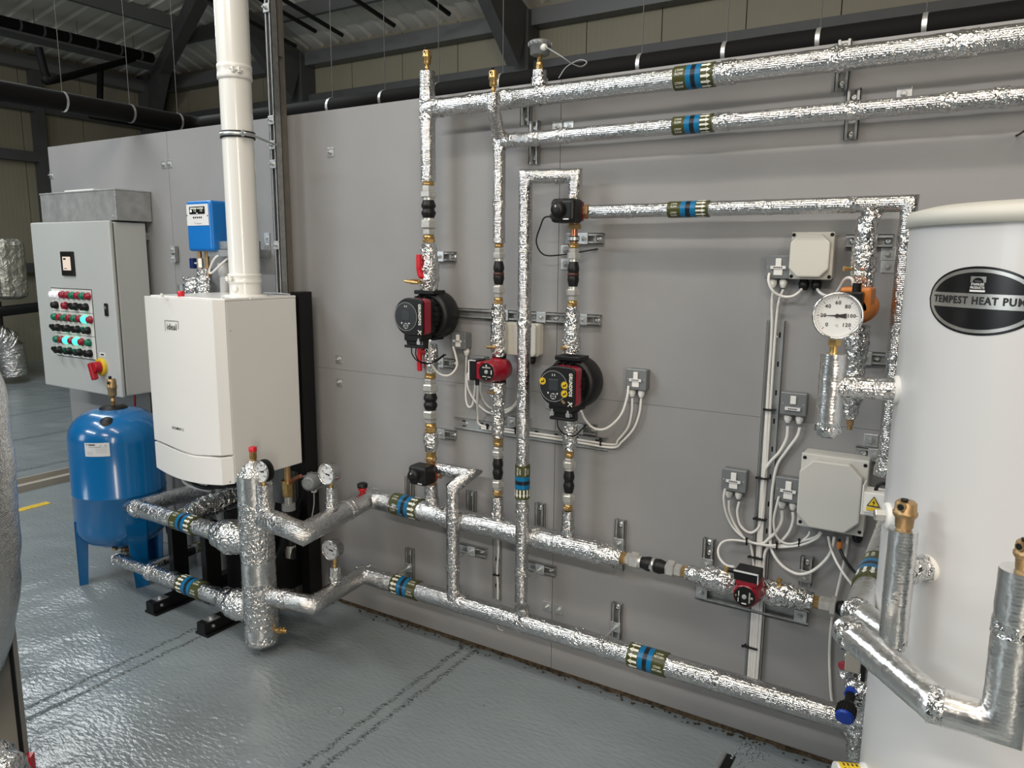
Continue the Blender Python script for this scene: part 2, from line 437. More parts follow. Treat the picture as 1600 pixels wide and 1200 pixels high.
# ------------------------------------------------------------------ setting
XL, YB = -13.5, 6.4
def build_setting():
    # floor
    struct(MB().bb((-13.6, -9, -.2), (3.5, 6.5, 0)), 'floor', 'floor')
    # partition of cement boards, 2.44 x 1.22 m, fixed to studs
    mb = MB(); e = .0013; xs = [-5.11, -3.88, -1.423, 1.02, 3.4]
    for i in range(4):
        for z0, z1 in ((.004, 1.222), (1.222, 2.44)):
            mb.bb((xs[i] + e, 0, z0 + (.0006 if z0 > 1 else 0)), (xs[i + 1] - e, .014, z1 - (.0006 if z0 < 1 else 0)))
    o = struct(mb, 'wall_partition', 'board')
    st = MB().bb((-5.10, .0145, .0), (3.4, .07, 2.43))
    st.build('stud_backing', 'seam', o)
    # outer cladding walls with panel joints
    mb = MB(); y = -9.
    while y < YB:
        y2 = min(y + 1.0, YB); mb.bb((XL - .1, y + .006, 0), (XL, y2 - .006, 5.05)); y = y2
    mb.bb((XL - .12, -9, 0), (XL - .02, YB, 5.05), 1)
    wlft = struct(mb, 'wall_left', ['clad', 'seam'])
    mb = MB(); x = XL
    while x < 3.4:
        x2 = x + 1.0; mb.bb((x + .006, YB, 0), (x2 - .006, YB + .1, 5.05)); x = x2
    mb.bb((XL, YB + .02, 0), (3.5, YB + .12, 5.05), 1)
    struct(mb, 'wall_back', ['clad', 'seam'])
    # sheeting rails and posts on the outer walls
    mb = MB()
    for z in (1.55, 3.35, 4.15): mb.bb((XL + .01, -9, z - .08), (XL + .17, YB, z + .08))
    for y in (-5.2, -.6, 4.2): mb.bb((XL + .02, y - .07, 0), (XL + .2, y + .07, 4.95))
    struct(mb, 'trim_1', 'darksteel')
    mb = MB(); mb.bb((XL, YB - .02, 4.15), (3.5, YB - .16, 4.30))
    for x in (-9.4, -5.3): mb.bb((x - .12, YB - .3, 0), (x + .12, YB - .02, 4.9))
    struct(mb, 'trim_2', 'darksteel')
    # corner post
    struct(MB().bb((XL + .02, YB - .35, 0), (XL + .35, YB - .02, 5.0)), 'trim_3', 'darksteel')
    # eaves gutters/beams (pale) along both walls
    struct(MB().bb((XL + .02, -9, 4.72), (XL + .22, YB, 4.92)), 'trim_4', 'purlin')
    struct(MB().bb((XL, YB - .22, 4.72), (3.5, YB - .02, 4.92)), 'trim_5', 'purlin')
    # hipped roof: both slopes rise 1 in 6 from the eaves, ribbed liner
    s, s2 = .17, .38
    def zr(x, y): return 5.02 + min(s * (x - XL), s2 * (YB - y))
    mb = MB(); pitch = .33; prof = ((0, 0), (.10, 0), (.13, .035), (.20, .035), (.23, 0))
    ts = []; t = -9.0
    while t < YB:
        for a, h in prof: ts.append((t + a, h))
        t += pitch
    ts.append((YB, 0))
    for i in range(len(ts) - 1):                      # left slope: ribs run in x, up the slope
        (y0, h0), (y1, h1) = ts[i], ts[i + 1]
        if y1 > YB: break
        xa, xb = XL + (YB - y0) * s2 / s, XL + (YB - y1) * s2 / s
        xa, xb = min(xa, 3.5), min(xb, 3.5)
        mb.add([(XL, y0, zr(XL, y0) + h0), (xa, y0, 5.02 + s * (xa - XL) + h0), (xb, y1, 5.02 + s * (xb - XL) + h1), (XL, y1, 5.02 + h1)], [(0, 1, 2, 3)])
    ts = []; t = XL
    while t < 3.5:
        for a, h in prof: ts.append((t + a, h))
        t += pitch
    for i in range(len(ts) - 1):                      # back slope: ribs run in y
        (x0, h0), (x1, h1) = ts[i], ts[i + 1]
        ya, yb_ = max(YB - (x0 - XL) * s / s2, -9), max(YB - (x1 - XL) * s / s2, -9)
        mb.add([(x0, YB, 5.02 + h0), (x1, YB, 5.02 + h1), (x1, yb_, 5.02 + s2 * (YB - yb_) + h1), (x0, ya, 5.02 + s2 * (YB - ya) + h0)], [(0, 1, 2, 3)])
    struct(mb, 'ceiling', 'roof')
    # purlins under each slope
    mb = MB()
    for dx in (.9, 2.5, 4.1, 5.7, 7.3):
        x = XL + dx; z = 5.02 + s * dx - .12
        y1 = YB - dx * s / s2; mb.bb((x - .035, -9, z - .10), (x + .035, y1, z + .10))
    struct(mb, 'ceiling_purlins_left', 'purlin')
    mb = MB()
    for dy in (.9, 2.3, 3.7, 5.1):
        y = YB - dy; z = 5.02 + s2 * dy - .12
        mb.bb((XL + dy * s2 / s, y - .035, z - .10), (3.5, y + .035, z + .10))
    struct(mb, 'ceiling_purlins_back', 'purlin')
    # hip rafter and portal rafters with haunches
    def rafter(a, b, w, h, haunch):
        a, b = V(a), V(b); d = (b - a); ln = d.length; d.normalize(); side = V((-d.y, d.x, 0)).normalized(); up = d.cross(side) * -1
        if up.z < 0: up = -up
        mb = MB(); n = 1
        def sec(t, hh):
            p = a + d * t; return [p + side * w / 2, p - side * w / 2, p - side * w / 2 - up * hh, p + side * w / 2 - up * hh]
        ss = [sec(0, h + haunch), sec(haunch * 2.6, h), sec(ln, h)]; vs = [p for q in ss for p in q]; fs = [(0, 1, 2, 3), (8, 11, 10, 9)]
        for i in range(2):
            for k in range(4): fs.append((4 * i + k, 4 * i + 4 + k, 4 * i + 4 + (k + 1) % 4, 4 * i + (k + 1) % 4))
        return mb.add(vs, fs)
    struct(rafter((XL + .2, YB - .2, 4.86), (XL + 11, YB - 11 * s / s2, 4.86 + s * 10.8), .17, .26, .5), 'ceiling_rafter_hip', 'darksteel')
    for x in (-9.4, -5.3):
        dy = min(5.6, (x - XL) * s / s2)
        struct(rafter((x, YB - .2, 4.9), (x, YB - dy, 4.9 + s2 * (dy - .2)), .17, .26, .5), 'ceiling_rafter', 'darksteel')
    for y in (-5.2,):
        dx = 9
        struct(rafter((XL + .2, y, 4.9), (XL + dx, y, 4.9 + s * (dx - .2)), .17, .26, .5), 'ceiling_rafter', 'darksteel')
    return zr
zroof = build_setting()

# ------------------------------------------------------------------ things hanging in the hall behind the partition
def overhead():
    zc = 2.557
    # big black pipe that runs over the partition and turns along behind it
    t = thing('overhead_pipe', (-4.17, .4, zc), 'large matt black pipe hung on rods, crossing over the boards and along behind them', 'pipe')
    foil_tube(MB(), [(-4.17, -4.2, zc), (-4.17, .42, zc), (2.2, .42, zc)], .05, amp=.0015, freq=12, step=.08).build('pipe_run', 'pipeblack', t)
    for y in (-1.9, -.9, -.39, -.02, .28):
        mb = MB(); mb.lathe((-4.17, y - .006, zc), (0, 1, 0), [(0, .0515), (.012, .0515)], 24)
        ring = mb.build('hanger_ring', 'zinc', t)
        MB().cyl((-4.17, y, zc + .05), (-4.17, y, zroof(-4.17, y) - .05), .0022, 6).build('hanger_rod', 'darksteel', ring)
    for px, py in ((520, 163), (602, 152), (686, 140), (786, 127), (1003, 97), (1135, 78), (1281, 60), (1446, 38)):
        x = W(px, py, -.42).x
        ring = MB().lathe((x - .008, .42, zc), (1, 0, 0), [(0, .0515), (.016, .0515)], 24).build('hanger_ring', 'zinc', t)
        MB().cyl((x, .42, zc + .05), (x, .42, zroof(x, .42) - .05), .0020, 6).build('hanger_rod', 'darksteel', ring)
    # upper black pipe along the left wall with a drop and branch
    a, b = WX(0, 31, -11.9), WX(238, 92, -11.9); a.z = b.z = (a.z + b.z) / 2; d = (b - a)
    t = thing('overhead_pipe', a, 'black pipe hung high along the left cladding wall with bands round it', 'pipe')
    MB().tube([a - d * .8, b], .075, 14, smooth_path=False).build('pipe_run', 'pipeblack', t)
    for k in (.1, .24, .4, .58, .75, .9):
        p = a + d * k; MB().lathe(p, d, [(0, .079), (.03, .079)], 18).build('band', 'darksteel', t)
    for k in (.2, .47, .86):
        p = a + d * k; MB().cyl(p + V((0, 0, .07)), V((p.x, p.y, zroof(p.x, p.y) - .05)), .006, 6).build('hanger_rod', 'darksteel', t)
    p0 = b + d.normalized() * -.1
    q1, q2, q3 = WX(208, 92, -11.6), WX(70, 122, -10.6), WX(60, 74, -10.6)
    t = thing('branch_pipe', q2, 'thin black branch pipe with an upturned end below the high black pipe', 'pipe')
    MB().tube([q1, q2 + V((0, .12, .0)), q2 + V((0, .03, .02)), q2 + V((0, 0, .1)), q3], .048, 12, sub=4).build('pipe_run', 'pipeblack', t)
    a1, a2, a3 = WX(157, 102, -11.5), WX(158, 184, -11.5), WX(215, 192, -11.5)
    t = thing('drop_pipe', a2, 'thin black drop pipe in front of the left cladding wall', 'pipe')
    MB().tube([a1, a2 + V((0, 0, .1)), a2 + V((0, .1, 0)), a3 + V((0, 3, 0))], .045, 12, sub=4).build('pipe_run', 'pipeblack', t)
    # short dark rods tying the back purlins
    for k, (x0, y0, x1, y1) in enumerate(((452, 18, 493, 49), (480, 10, 535, 55), (563, 0, 616, 40), (668, 0, 702, 22), (400, 32, 462, 72))):
        p = W(x1, y1, -5.6); q = V((p.x, p.y - 2.2, p.z + .37))
        MBo = MB().tube([p, q], .03, 8, smooth_path=False)
        one(MBo, 'purlin_brace', 'blackp', 'thin dark brace rod under the back roof slope', 'brace', 'brace rods under the back roof slope')
    # cladding-side kit at far left
    p0, p1 = WX(-25, 372, -11.6), WX(30, 466, -11.6)
    t = thing('wrapped_duct', (p0 + p1) / 2, 'dull foil-wrapped rectangular duct on the far left wall', 'duct')
    mb = MB(); c = (p0 + p1) / 2; sz = V((.7, abs(p1.y - p0.y), abs(p0.z - p1.z))); n = 9
    vs = []; fs = []
    mbx = MB().box(c, sz); ob = mbx.build('duct_body', 'dullfoil', t, .09, seg=3)
    MB().bb((c.x - .3, p0.y, p1.z - .35), (c.x + .25, p1.y - .35, p1.z - .02)).build('support_frame', 'blackp', t)
    q = WX(0, 487, -11.3); r_ = WX(75, 478, -11.3)
    one(MB().tube([q - V((0, 2.5, 0)), q, r_, r_ + V((0, 2, 0))], .07, 12, smooth_path=False), 'wall_pipe', 'black', 'thick black horizontal pipe below the wrapped duct at far left', 'pipe')
    p2 = WX(-8, 525, -11.4)
    wr = thing('foil_pipe_end', p2, 'small foil-wrapped pipe end low on the far left wall', 'pipe')
    wrap(wr, [p2 + V((.1, -.5, .05)), p2 + V((.1, -.1, .05)), p2 + V((.1, .12, -.12)), p2 + V((.1, .15, -.55))], [.16, .17, .18, .16], amp=.02)
    # beige floor rail and yellow mark, back left
    one(MB().bb((-6.06, -.9, 0), (-5.98, 1.3, .05)).bb((-6.06, -.9, .05), (-6.045, 1.3, .09)), 'floor_rail', 'clad_trim', 'beige metal rail lying along the floor behind the blue vessel', 'rail')
    one(MB().bb((-5.60, -.32, 0), (-5.53, .02, .003)), 'yellow_floor_mark', 'yellowp', 'short yellow painted mark on the floor left of the blue vessel', 'floor mark')
overhead()

# ------------------------------------------------------------------ floor details
def floor_bits():
    mb = MB(); random.seed(3)
    n = 150; x0, x1 = -2.75, .2; vs = []; fs = []
    for i in range(n + 1):
        x = x0 + (x1 - x0) * i / n
        w = .013 + .012 * noise.noise(V((x * 6, 1, 0))) + .014 * noise.noise(V((x * 17, 5, 0)))
        for k, (yy, zz) in enumerate(((-.0, .012), (-w * .5, .012 + .008 * noise.noise(V((x * 30, 2, 0)))), (-max(.004, w), .0015))):
            vs.append((x, yy, max(.001, zz)))
    for i in range(n):
        for k in range(2): fs.append((3 * i + k, 3 * i + k + 1, 3 * i + 3 + k + 1, 3 * i + 3 + k))
    mb.add(vs, fs, 0, True)
    for _ in range(160):
        x = random.uniform(x0, x1); y = -abs(random.gauss(.015, .02)) - .004; s = random.uniform(.002, .006)
        mb.sphere((x, y, s * .6), s, 6, sc=(1.3, 1, .6))
    o = mb.build('floor_edge_debris', 'debris'); tag(o, 'rusty dirt and broken paint along the foot of the board partition', 'debris', None, 'stuff')
    p = WZ(524, 1113, 0)
    mb = MB(); mb.lathe((p.x, p.y, -.001), (0, 0, 1), [(0, .033), (.004, .033), (.004, .029), (.0015, .027)], 28)
    t = one(mb, 'floor_plug', 'floor', 'round painted-over plug in the middle of the grey floor', 'plug')
    a = WZ(1120, 1198, 0); b = WZ(1146, 1150, 0)
    t = thing('floor_channel', a, 'dark metal-edged slot in the floor at the lower right', 'channel')
    d = (b - a).normalized(); sd = V((d.y, -d.x, 0))
    mb = MB().prism([(-.12, -.006), (.09, -.006), (.09, .006), (-.12, .006)], a + V((0, 0, .0)), d, sd * -1, .004)
    mb.build('edge_strip', 'steelframe', t)
    MB().prism([(-.12, -.016), (.09, -.016), (.09, .016), (-.12, .016)], a + sd * .026 + V((0, 0, .0)), d, sd * -1, .0015).build('slot', 'blackp', t)
    random.seed(5); mb = MB(); c = WZ(1150, 1165, 0)
    for _ in range(150):
        q = c + d * random.gauss(0.02, .07) + sd * abs(random.gauss(.03, .03)); s = random.uniform(.002, .006); q.z = s * .4
        if q.y < -.05: mb.sphere(q, s, 6, sc=(1.2, 1, .7))
    tag(mb.build('paint_crumbs', 'floor'), 'crumbled grey floor paint beside the dark floor slot', 'debris', None, 'stuff')
floor_bits()

# ------------------------------------------------------------------ left column with strut
def column():
    x = W(443.5, 300, .03).x
    t = thing('steel_post', (x, -.03, 0), 'tall weathered steel post standing against the boards beside the white flue', 'post')
    MB().bb((x - .012, -.062, 0), (x + .012, -.001, 3.05)).build('post', 'postbrown', t, .003)
    MB().bb((x - .012, -.07, 2.70), (x + .028, -.03, 3.6)).build('flashing', 'postbrown', t)
    xs = W(435, 300, .09).x
    u = thing('strut_channel', (xs, -.09, 0), 'long vertical slotted steel channel on the post right of the white flue', 'channel')
    z0, z1 = .02, 3.7; w = .02
    mb = MB(); mb.bb((xs - w, -.075, z0), (xs + w, -.072, z1)); mb.bb((xs - w, -.112, z0), (xs - w + .003, -.072, z1)); mb.bb((xs + w - .003, -.112, z0), (xs + w, -.072, z1))
    mb.bb((xs - w, -.112, z0), (xs - w + .011, -.109, z1)); mb.bb((xs + w - .011, -.112, z0), (xs + w, -.109, z1))
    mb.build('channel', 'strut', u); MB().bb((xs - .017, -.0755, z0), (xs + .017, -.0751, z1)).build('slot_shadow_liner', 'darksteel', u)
    for px, py in ((421, 11), (429, 187), (432, 226), (432, 256), (440, 383)):
        p = W(px, py, .115); z = p.z
        pl = MB().bb((xs - .02, -.118, z - .02), (xs + .02, -.113, z + .02)).build('square_washer', 'zinc', u, .002)
        MB().cyl((xs, -.118, z), (xs, -.128, z), .009, 6).cyl((xs, -.128, z), (xs, -.14, z), .005, 8).build('bolt', 'zinc', pl)
column()

# ------------------------------------------------------------------ control cabinet
def cabinet():
    Y = -.25; a = W(47, 348, -Y); b = W(185, 622, -Y); tr = W(176, 344, -Y)
    x0, x1 = W(47, 348, -Y).x, tr.x; x0 = (x0 + W(70, 600, -Y).x) / 2; x1 = (x1 + b.x) / 2
    z1 = (a.z + tr.z) / 2; z0 = (W(70, 600, -Y).z + b.z) / 2
    t = thing('control_cabinet', ((x0 + x1) / 2, -.12, z0), 'pale grey control cabinet with lamps, rotary switches and red isolator, hung on the boards', 'cabinet')
    MB().bb((x0 + .006, Y + .032, z0 + .006), (x1 - .006, -.03, z1 - .006)).build('body', 'cab', t, .006)
    MB().bb((x0 + .02, -.03, z0 + .06), (x1 - .02, -.0, z0 + .1)).bb((x0 + .02, -.03, z1 - .1), (x1 - .02, 0, z1 - .06)).build('mounting_rail', 'strut', t)
    MB().bb((x0 + .014, Y + .024, z0 + .012), (x1 - .014, Y + .033, z1 - .012)).build('door_seal', 'rubber', t)
    door = MB().bb((x0, Y, z0), (x1, Y + .024, z1)).build('door', 'cab', t, .009, seg=3)
    def P(px, py): q = W(px, py, -Y); return V((q.x, Y, q.z))
    # touch display
    c = P(107.5, 412); w, h = .066, .07
    disp = MB().bb((c.x - w, Y - .012, c.z - h), (c.x + w, Y, c.z + h)).build('display', 'black', door, .004)
    MB().bb((c.x - .040, Y - .0135, c.z - .038), (c.x + .042, Y - .012, c.z + .040)).bb((c.x - .03, Y - .014, c.z + .022), (c.x - .004, Y - .0135, c.z + .032), 1).bb((c.x - .03, Y - .014, c.z - .03), (c.x + .0, Y - .0135, c.z - .026), 1).build('lit_panel', ['lcd', 'printk'], door)
    # legend plates in a 4 x 3 grid
    tl, tr_, bl, br = P(80, 450), P(142.5, 453), P(91, 556), P(151.5, 561)
    gx0, gx1 = (tl.x + bl.x) / 2 - .003, (tr_.x + br.x) / 2 + .003; gz1, gz0 = (tl.z + tr_.z) / 2, (bl.z + br.z) / 2
    cw, ch = (gx1 - gx0) / 4, (gz1 - gz0) / 3
    mb = MB()
    for i in range(4):
        for j in range(3):
            mb.bb((gx0 + i * cw + .001, Y - .003, gz1 - (j + 1) * ch + .0015), (gx0 + (i + 1) * cw - .001, Y, gz1 - j * ch - .0015))
    mb.build('legend_plates', 'plate', door)
    mb = MB(); mb.bb((gx0 - .003, Y - .0015, gz0 - .003), (gx1 + .003, Y, gz1 + .003)); mb.build('plate_backing', 'printk', door)
    lamps = {(0, 0): 'WW', (1, 0): 'RR', (2, 0): 'GR', (3, 0): 'GR', (0, 1): 'GR', (1, 1): 'GR', (2, 1): 'GR', (3, 1): 'LR', (0, 2): 'GR', (1, 2): 'LR', (2, 2): 'LR', (3, 2): 'G'}
    km = {'W': ('whitelit', 'white lit lamp'), 'R': ('redlens', 'red lamp'), 'G': ('green', 'green lamp'), 'L': ('greenlit', 'glowing green lamp')}
    lr = cw * .185
    for (i, j), s in lamps.items():
        for k, chn in enumerate(s):
            x = gx0 + (i + (.27 if k == 0 else .77)) * cw if len(s) == 2 else gx0 + (i + .45) * cw
            z = gz1 - (j + .27) * ch
            mb = MB().lathe((x, Y - .003, z), (0, -1, 0), [(0, lr * 1.12), (.008, lr * 1.12), (.008, lr * .98), (.022, lr * .95), (.026, lr * .7), (.0265, lr * .1)], 18)
            o = mb.build('indicator_lamp', km[chn][0], door); o['label'] = km[chn][1]
    for i in range(4):
        for j in range(3):
            x = gx0 + (i + .47) * cw; z = gz1 - (j + .74) * ch
            if (i, j) == (1, 0):
                o = MB().lathe((x, Y - .003, z), (0, -1, 0), [(0, lr * 1.15), (.01, lr * 1.15), (.014, lr), (.026, lr * .95), (.028, lr * .2)], 18).build('push_button', 'redlens', door); o['label'] = 'red push button'
            else:
                mb = MB().lathe((x, Y - .003, z), (0, -1, 0), [(0, lr * 1.15), (.012, lr * 1.15), (.016, lr), (.03, lr * .9), (.031, lr * .1)], 18)
                if (i, j) != (0, 0):
                    R = Matrix.Rotation(.55, 3, 'Y'); mb.box((x - .004, Y - .034, z + .002), (lr * 2.3, .026, lr * .85), R)
                MBb = mb.build('rotary_switch', 'black', door)
    # lock and main isolator
    c = P(167, 484); mb = MB().bb((c.x - .016, Y - .008, c.z - .036), (c.x + .016, Y, c.z + .036)); mb.build('lock_handle', 'black', door, .007).__setitem__('label', 'black oval lock')
    MB().bb((c.x - .006, Y - .0095, c.z + .004), (c.x + .006, Y - .008, c.z + .02)).build('lock_barrel', 'zinc', door)
    c = P(160, 573); iso = MB().lathe((c.x, Y, c.z), (0, -1, 0), [(0, .05), (.016, .05), (.018, .046)], 28).build('isolator_rose', 'yellow', door)
    mb = MB().lathe((c.x, Y - .018, c.z), (0, -1, 0), [(0, .034), (.03, .032), (.036, .028)], 24)
    R = Matrix.Rotation(-.35, 3, 'Y'); mb.box((c.x - .012, Y - .05, c.z - .022), (.034, .03, .1), R)
    mb.build('isolator_handle', 'red', door, .006)
    c = P(160.5, 554); MB().bb((c.x - .03, Y - .0015, c.z - .011), (c.x + .03, Y, c.z + .011)).bb((c.x - .018, Y - .0019, c.z - .004), (c.x + .016, Y - .0014, c.z + .004), 1).build('name_strip', ['label', 'printk'], door)
    # galvanised trunking box on top
    t0 = W(62, 307, .2); t1 = W(190, 298, .2); bz = z1 + .001
    tt = thing('metal_trunking', ((x0 + x1) / 2, -.12, bz), 'galvanised sheet metal box sitting on top of the control cabinet', 'trunking')
    xa = x0 + .075; xb = x1 + .02
    MB().bb((xa, -.215, bz), (xb, -.004, t0.z + .01)).build('body', 'galv', tt, .003)
    MB().bb((xa - .002, -.218, t0.z + .005), (xb + .003, -.002, t0.z + .0135)).build('lid', 'galv', tt, .002)
    for px, py in ((179, 305), (176, 338)):
        p = W(px, py, .215); MB().lathe((p.x, -.215, p.z), (0, -1, 0), [(0, .007), (.003, .005)], 10).build('screw', 'zinc', tt)
    one(MB().bb((x0 + .32, -.2, t0.z + .014), (x0 + .62, -.08, t0.z + .024)), 'paper_sheet', 'label', 'folded white sheet lying on the galvanised trunking box', 'paper')
    return x0, x1, z0
CABX = cabinet()
# steel leg strip below the cabinet
a = W(128, 640, .02); 

# ------------------------------------------------------------------ blue expansion vessel
def vessel():
    c = V((-3.915, -.40, 0)); R = .232
    t = thing('expansion_vessel', c, 'blue expansion vessel on three legs standing on the floor left of the boiler', 'vessel')
    zb, zt = .19, .955; R0 = R
    prof = []
    for k in range(9):
        a = -PI / 2 + PI / 2 * k / 8; prof.append((zb + .13 + .13 * math.sin(a), max(.002, R * math.cos(a) ** .75)))
    prof.append((.50, R)); prof += [(.503, R + .002), (.507, R + .003), (.511, R + .002), (.514, R)]
    for k in range(11):
        a = PI / 2 * k / 10; prof.append((zt - .16 + .16 * math.sin(a), max(.002, R * max(0, math.cos(a)) ** .72)))
    MB().lathe(c, (0, 0, 1), prof, 56).build('shell', 'blue', t)
    for ang in (-2.05, -.25, 1.75):
        d = V((math.cos(ang), math.sin(ang), 0)); s = V((-d.y, d.x, 0)); o = c + d * (R - .022)
        mb = MB()
        pts = [(-.055, .36), (.055, .36), (.042, 0), (-.025, 0)]
        for off, sgn in ((.0, 1),):
            A = [o + s * x + d * .022 + V((0, 0, z)) for x, z in pts]; B = [p - d * .004 for p in A]
            mb.add(A + B, [(0, 1, 2, 3), (7, 6, 5, 4), (0, 4, 5, 1), (1, 5, 6, 2), (2, 6, 7, 3), (3, 7, 4, 0)])
            F2 = [o + s * .055 + d * .022 + V((0, 0, .36)), o + s * .055 - d * .04 + V((0, 0, .30)), o + s * .042 - d * .02, o + s * .042 + d * .022]
            G2 = [p - s * .004 for p in F2]
            mb.add(F2 + G2, [(0, 1, 2, 3), (7, 6, 5, 4), (0, 4, 5, 1), (1, 5, 6, 2), (2, 6, 7, 3), (3, 7, 4, 0)])
        mb.build('leg', 'blue', t)
    MB().lathe(c + V((0, 0, zt - .012)), (0, 0, 1), [(0, .072), (.012, .07), (.022, .055), (.026, .02)], 28).build('top_flange', 'rubber', t)
    MB().lathe(c + V((0, 0, zb - .012)), (0, 0, 1), [(0, .06), (.004, .08), (.016, .085), (.022, .07)], 28).build('bottom_flange', 'rubber', t)
    # black cap on the dome towards the room
    p = None; q = ray(174, 655); best = None
    dcap = V((.62, -.60, 1.15)).normalized()
    pc = c + V((math.cos(-.75) * .165, math.sin(-.75) * .165, zt - .048))
    MB().lathe(pc - dcap * .012, dcap, [(0, .038), (.014, .036), (.022, .03), (.024, .005)], 22).build('dome_cap', 'rubber', t).__setitem__('label', 'black cap on dome')
    # rating label wrapped on the shell
    q = ray(151, 703); az0 = math.atan2(-.62, .34)
    # intersect with the cylinder
    ox, oy = CAM.x - c.x, CAM.y - c.y; A = q.x ** 2 + q.y ** 2; B = 2 * (ox * q.x + oy * q.y); Cc = ox * ox + oy * oy - R * R
    s_ = (-B - math.sqrt(B * B - 4 * A * Cc)) / (2 * A); hit = CAM + q * s_; az0 = math.atan2(hit.y - c.y, hit.x - c.x); zl = hit.z
    def fn(off):
        return lambda u, v: c + V((math.cos(az0 + u / R) * (R + off), math.sin(az0 + u / R) * (R + off), zl + v))
    f0, f1 = fn(.0008), fn(.0014); mb = MB(); n = 10; w, h = .062, .036
    vs = []; 
    for i in range(n + 1):
        u = -w + 2 * w * i / n; vs += [f0(u, -h), f0(u, h)]
    mb.add(vs, [(2 * i, 2 * i + 2, 2 * i + 3, 2 * i + 1) for i in range(n)])
    def rect(u0, u1, v0, v1, mi):
        k = 4; vv = []
        for i in range(k + 1):
            u = u0 + (u1 - u0) * i / k; vv += [f1(u, v0), f1(u, v1)]
        mb.add(vv, [(2 * i, 2 * i + 2, 2 * i + 3, 2 * i + 1) for i in range(k)], mi)
    rect(-.052, -.046, .024, .030, 1); rect(-.04, -.006, .023, .029, 1)
    for k in range(4): rect(-.005, .05, .012 - .009 * k, .0135 - .009 * k, 2)
    for k in range(3): rect(-.05, -.02, -.012 - .007 * k, -.0105 - .007 * k, 2)
    rect(.018, .024, .018, .024, 2); rect(.04, .048, .018, .025, 2); rect(-.04, .02, .013, .016, 2)
    mb.build('rating_label', ['label', 'printk', 'greyp'], t)
    # brass auto air vent on top
    b = c + V((0, 0, zt + .012))
    air_vent(b, .0235, .15, 'bronze air vent standing on top of the blue expansion vessel', 'brassdull')

def air_vent(base, r, h, label, m='brass', cap='black', ang=None, stem=True):
    base = V(base); t = thing('air_vent', base, label, 'air vent', 'brass automatic air vents')
    pr = [(0, .42), (.10, .42), (.12, .52), (.22, .52), (.23, .38), (.30, .40), (.34, .86), (.38, .92), (.60, .95), (.62, 1.08), (.70, 1.1), (.73, 1.0), (.92, .97), (.965, .8), (.97, .1)]
    if not stem: pr = [(0, .68), (.03, .72), (.06, .66), (.08, .80), (.40, .86), (.42, .95), (.50, 1.1), (.60, 1.12), (.63, 1.0), (.90, .96), (.965, .78), (.97, .1)]
    MB().lathe(base, (0, 0, 1), [(a * h, b * r) for a, b in pr], 24).build('body', m, t)
    d = V((CAM.x - base.x, CAM.y - base.y, 0)).normalized(); d = Matrix.Rotation(ang if ang is not None else -.55, 3, 'Z') @ d
    p = base + V((0, 0, h * .84))
    n = MB().lathe(p + d * r * .7, d, [(0, r * .42), (r * .55, r * .42)], 16).build('outlet', m, t)
    MB().lathe(p + d * r * 1.26, d, [(0, r * .3), (r * .02, r * .3)], 14).build('outlet_bore', 'black', n)
    q = base + V((0, 0, h * .965)) + d * r * .45
    MB().lathe(q, (0, 0, 1), [(0, r * .3), (h * .05, r * .3), (h * .055, r * .36), (h * .10, r * .34), (h * .105, r * .1)], 14).build('cap', cap, t)
    return t
vessel()

# ------------------------------------------------------------------ shared fittings
def marker(parent, a, b, r, words):
    """pipe marker tape: text at end a, arrows towards end b"""
    a, b = V(a), V(b); d = (b - a); L = d.length; d.normalize(); R = r + .0022
    secs = [(0, .33, 0), (.33, .455, 1), (.455, .57, 2), (.57, .70, 1), (.70, 1, 0)]
    x, y, _ = frame_of(d); n = 32; mb = MB()
    for s0, s1, mi in secs:
        vs = []
        for s in (s0, s1):
            for k in range(n):
                q = 2 * PI * k / n; vs.append(a + d * (L * s) + (x * math.cos(q) + y * math.sin(q)) * R)
        mb.add(vs, [(k, (k + 1) % n, n + (k + 1) % n, n + k) for k in range(n)], mi, True)
    vs = []
    for s, rr in ((0, r * .9), (0, R), (1, R), (1, r * .9)):
        for k in range(n):
            q = 2 * PI * k / n; vs.append(a + d * (L * s) + (x * math.cos(q) + y * math.sin(q)) * rr)
    mb.add(vs, [(i + k, i + (k + 1) % n, i + n + (k + 1) % n, i + n + k) for i in (0, 2 * n) for k in range(n)], 0)
    R2 = R + .0007; na = 13
    def on(t, q): return a + d * t + (x * math.cos(q) + y * math.sin(q)) * R2
    for k in range(na):
        q = 2 * PI * k / na; hw = .10; t0, t1, t2 = L * .715, L * .86, L * .96
        mb.add([on(t0, q - hw), on(t1, q - hw), on(t1, q + hw), on(t0, q + hw), on(t1, q - hw * 2), on(t2, q), on(t1, q + hw * 2)], [(0, 1, 2, 3), (4, 5, 6)], 3)
    e = d if d.dot(RT) > .35 or (abs(d.dot(RT)) <= .35 and d.z < 0) else -d
    tc = a + d * (L * .17)
    n0 = (CAM - tc); n0 = (n0 - d * n0.dot(d)).normalized(); v0 = n0.cross(e)
    for ph in (-.55, .55, 1.7, 2.9, -1.8):
        def fn(u, v, ph=ph):
            q = ph + v / R2; return tc + e * u + (n0 * math.cos(q) + v0 * math.sin(q)) * R2
        for i, wd in enumerate(words):
            fz = min(.012, r * .36)
            mb.text(wd, fz, None, None, None, 3, .01, fn=lambda u, v, i=i: fn(u, v + (.5 - i) * fz * 1.15), sx=.8)
    o = mb.build('marker_tape', ['olive', 'tapeblue', 'tapeblack', 'printw'], parent)
    o['label'] = 'olive tape with blue and black rings and white flow arrows'; return o

def hexnut(mb, a, b, r, mi=0):
    a, b = V(a), V(b); L = (b - a).length; c = min(L * .15, r * .12)
    return mb.lathe(a, b - a, [(0, r * .9), (c, r), (L - c, r), (L, r * .9)], 6, mi, False, phase=.35)

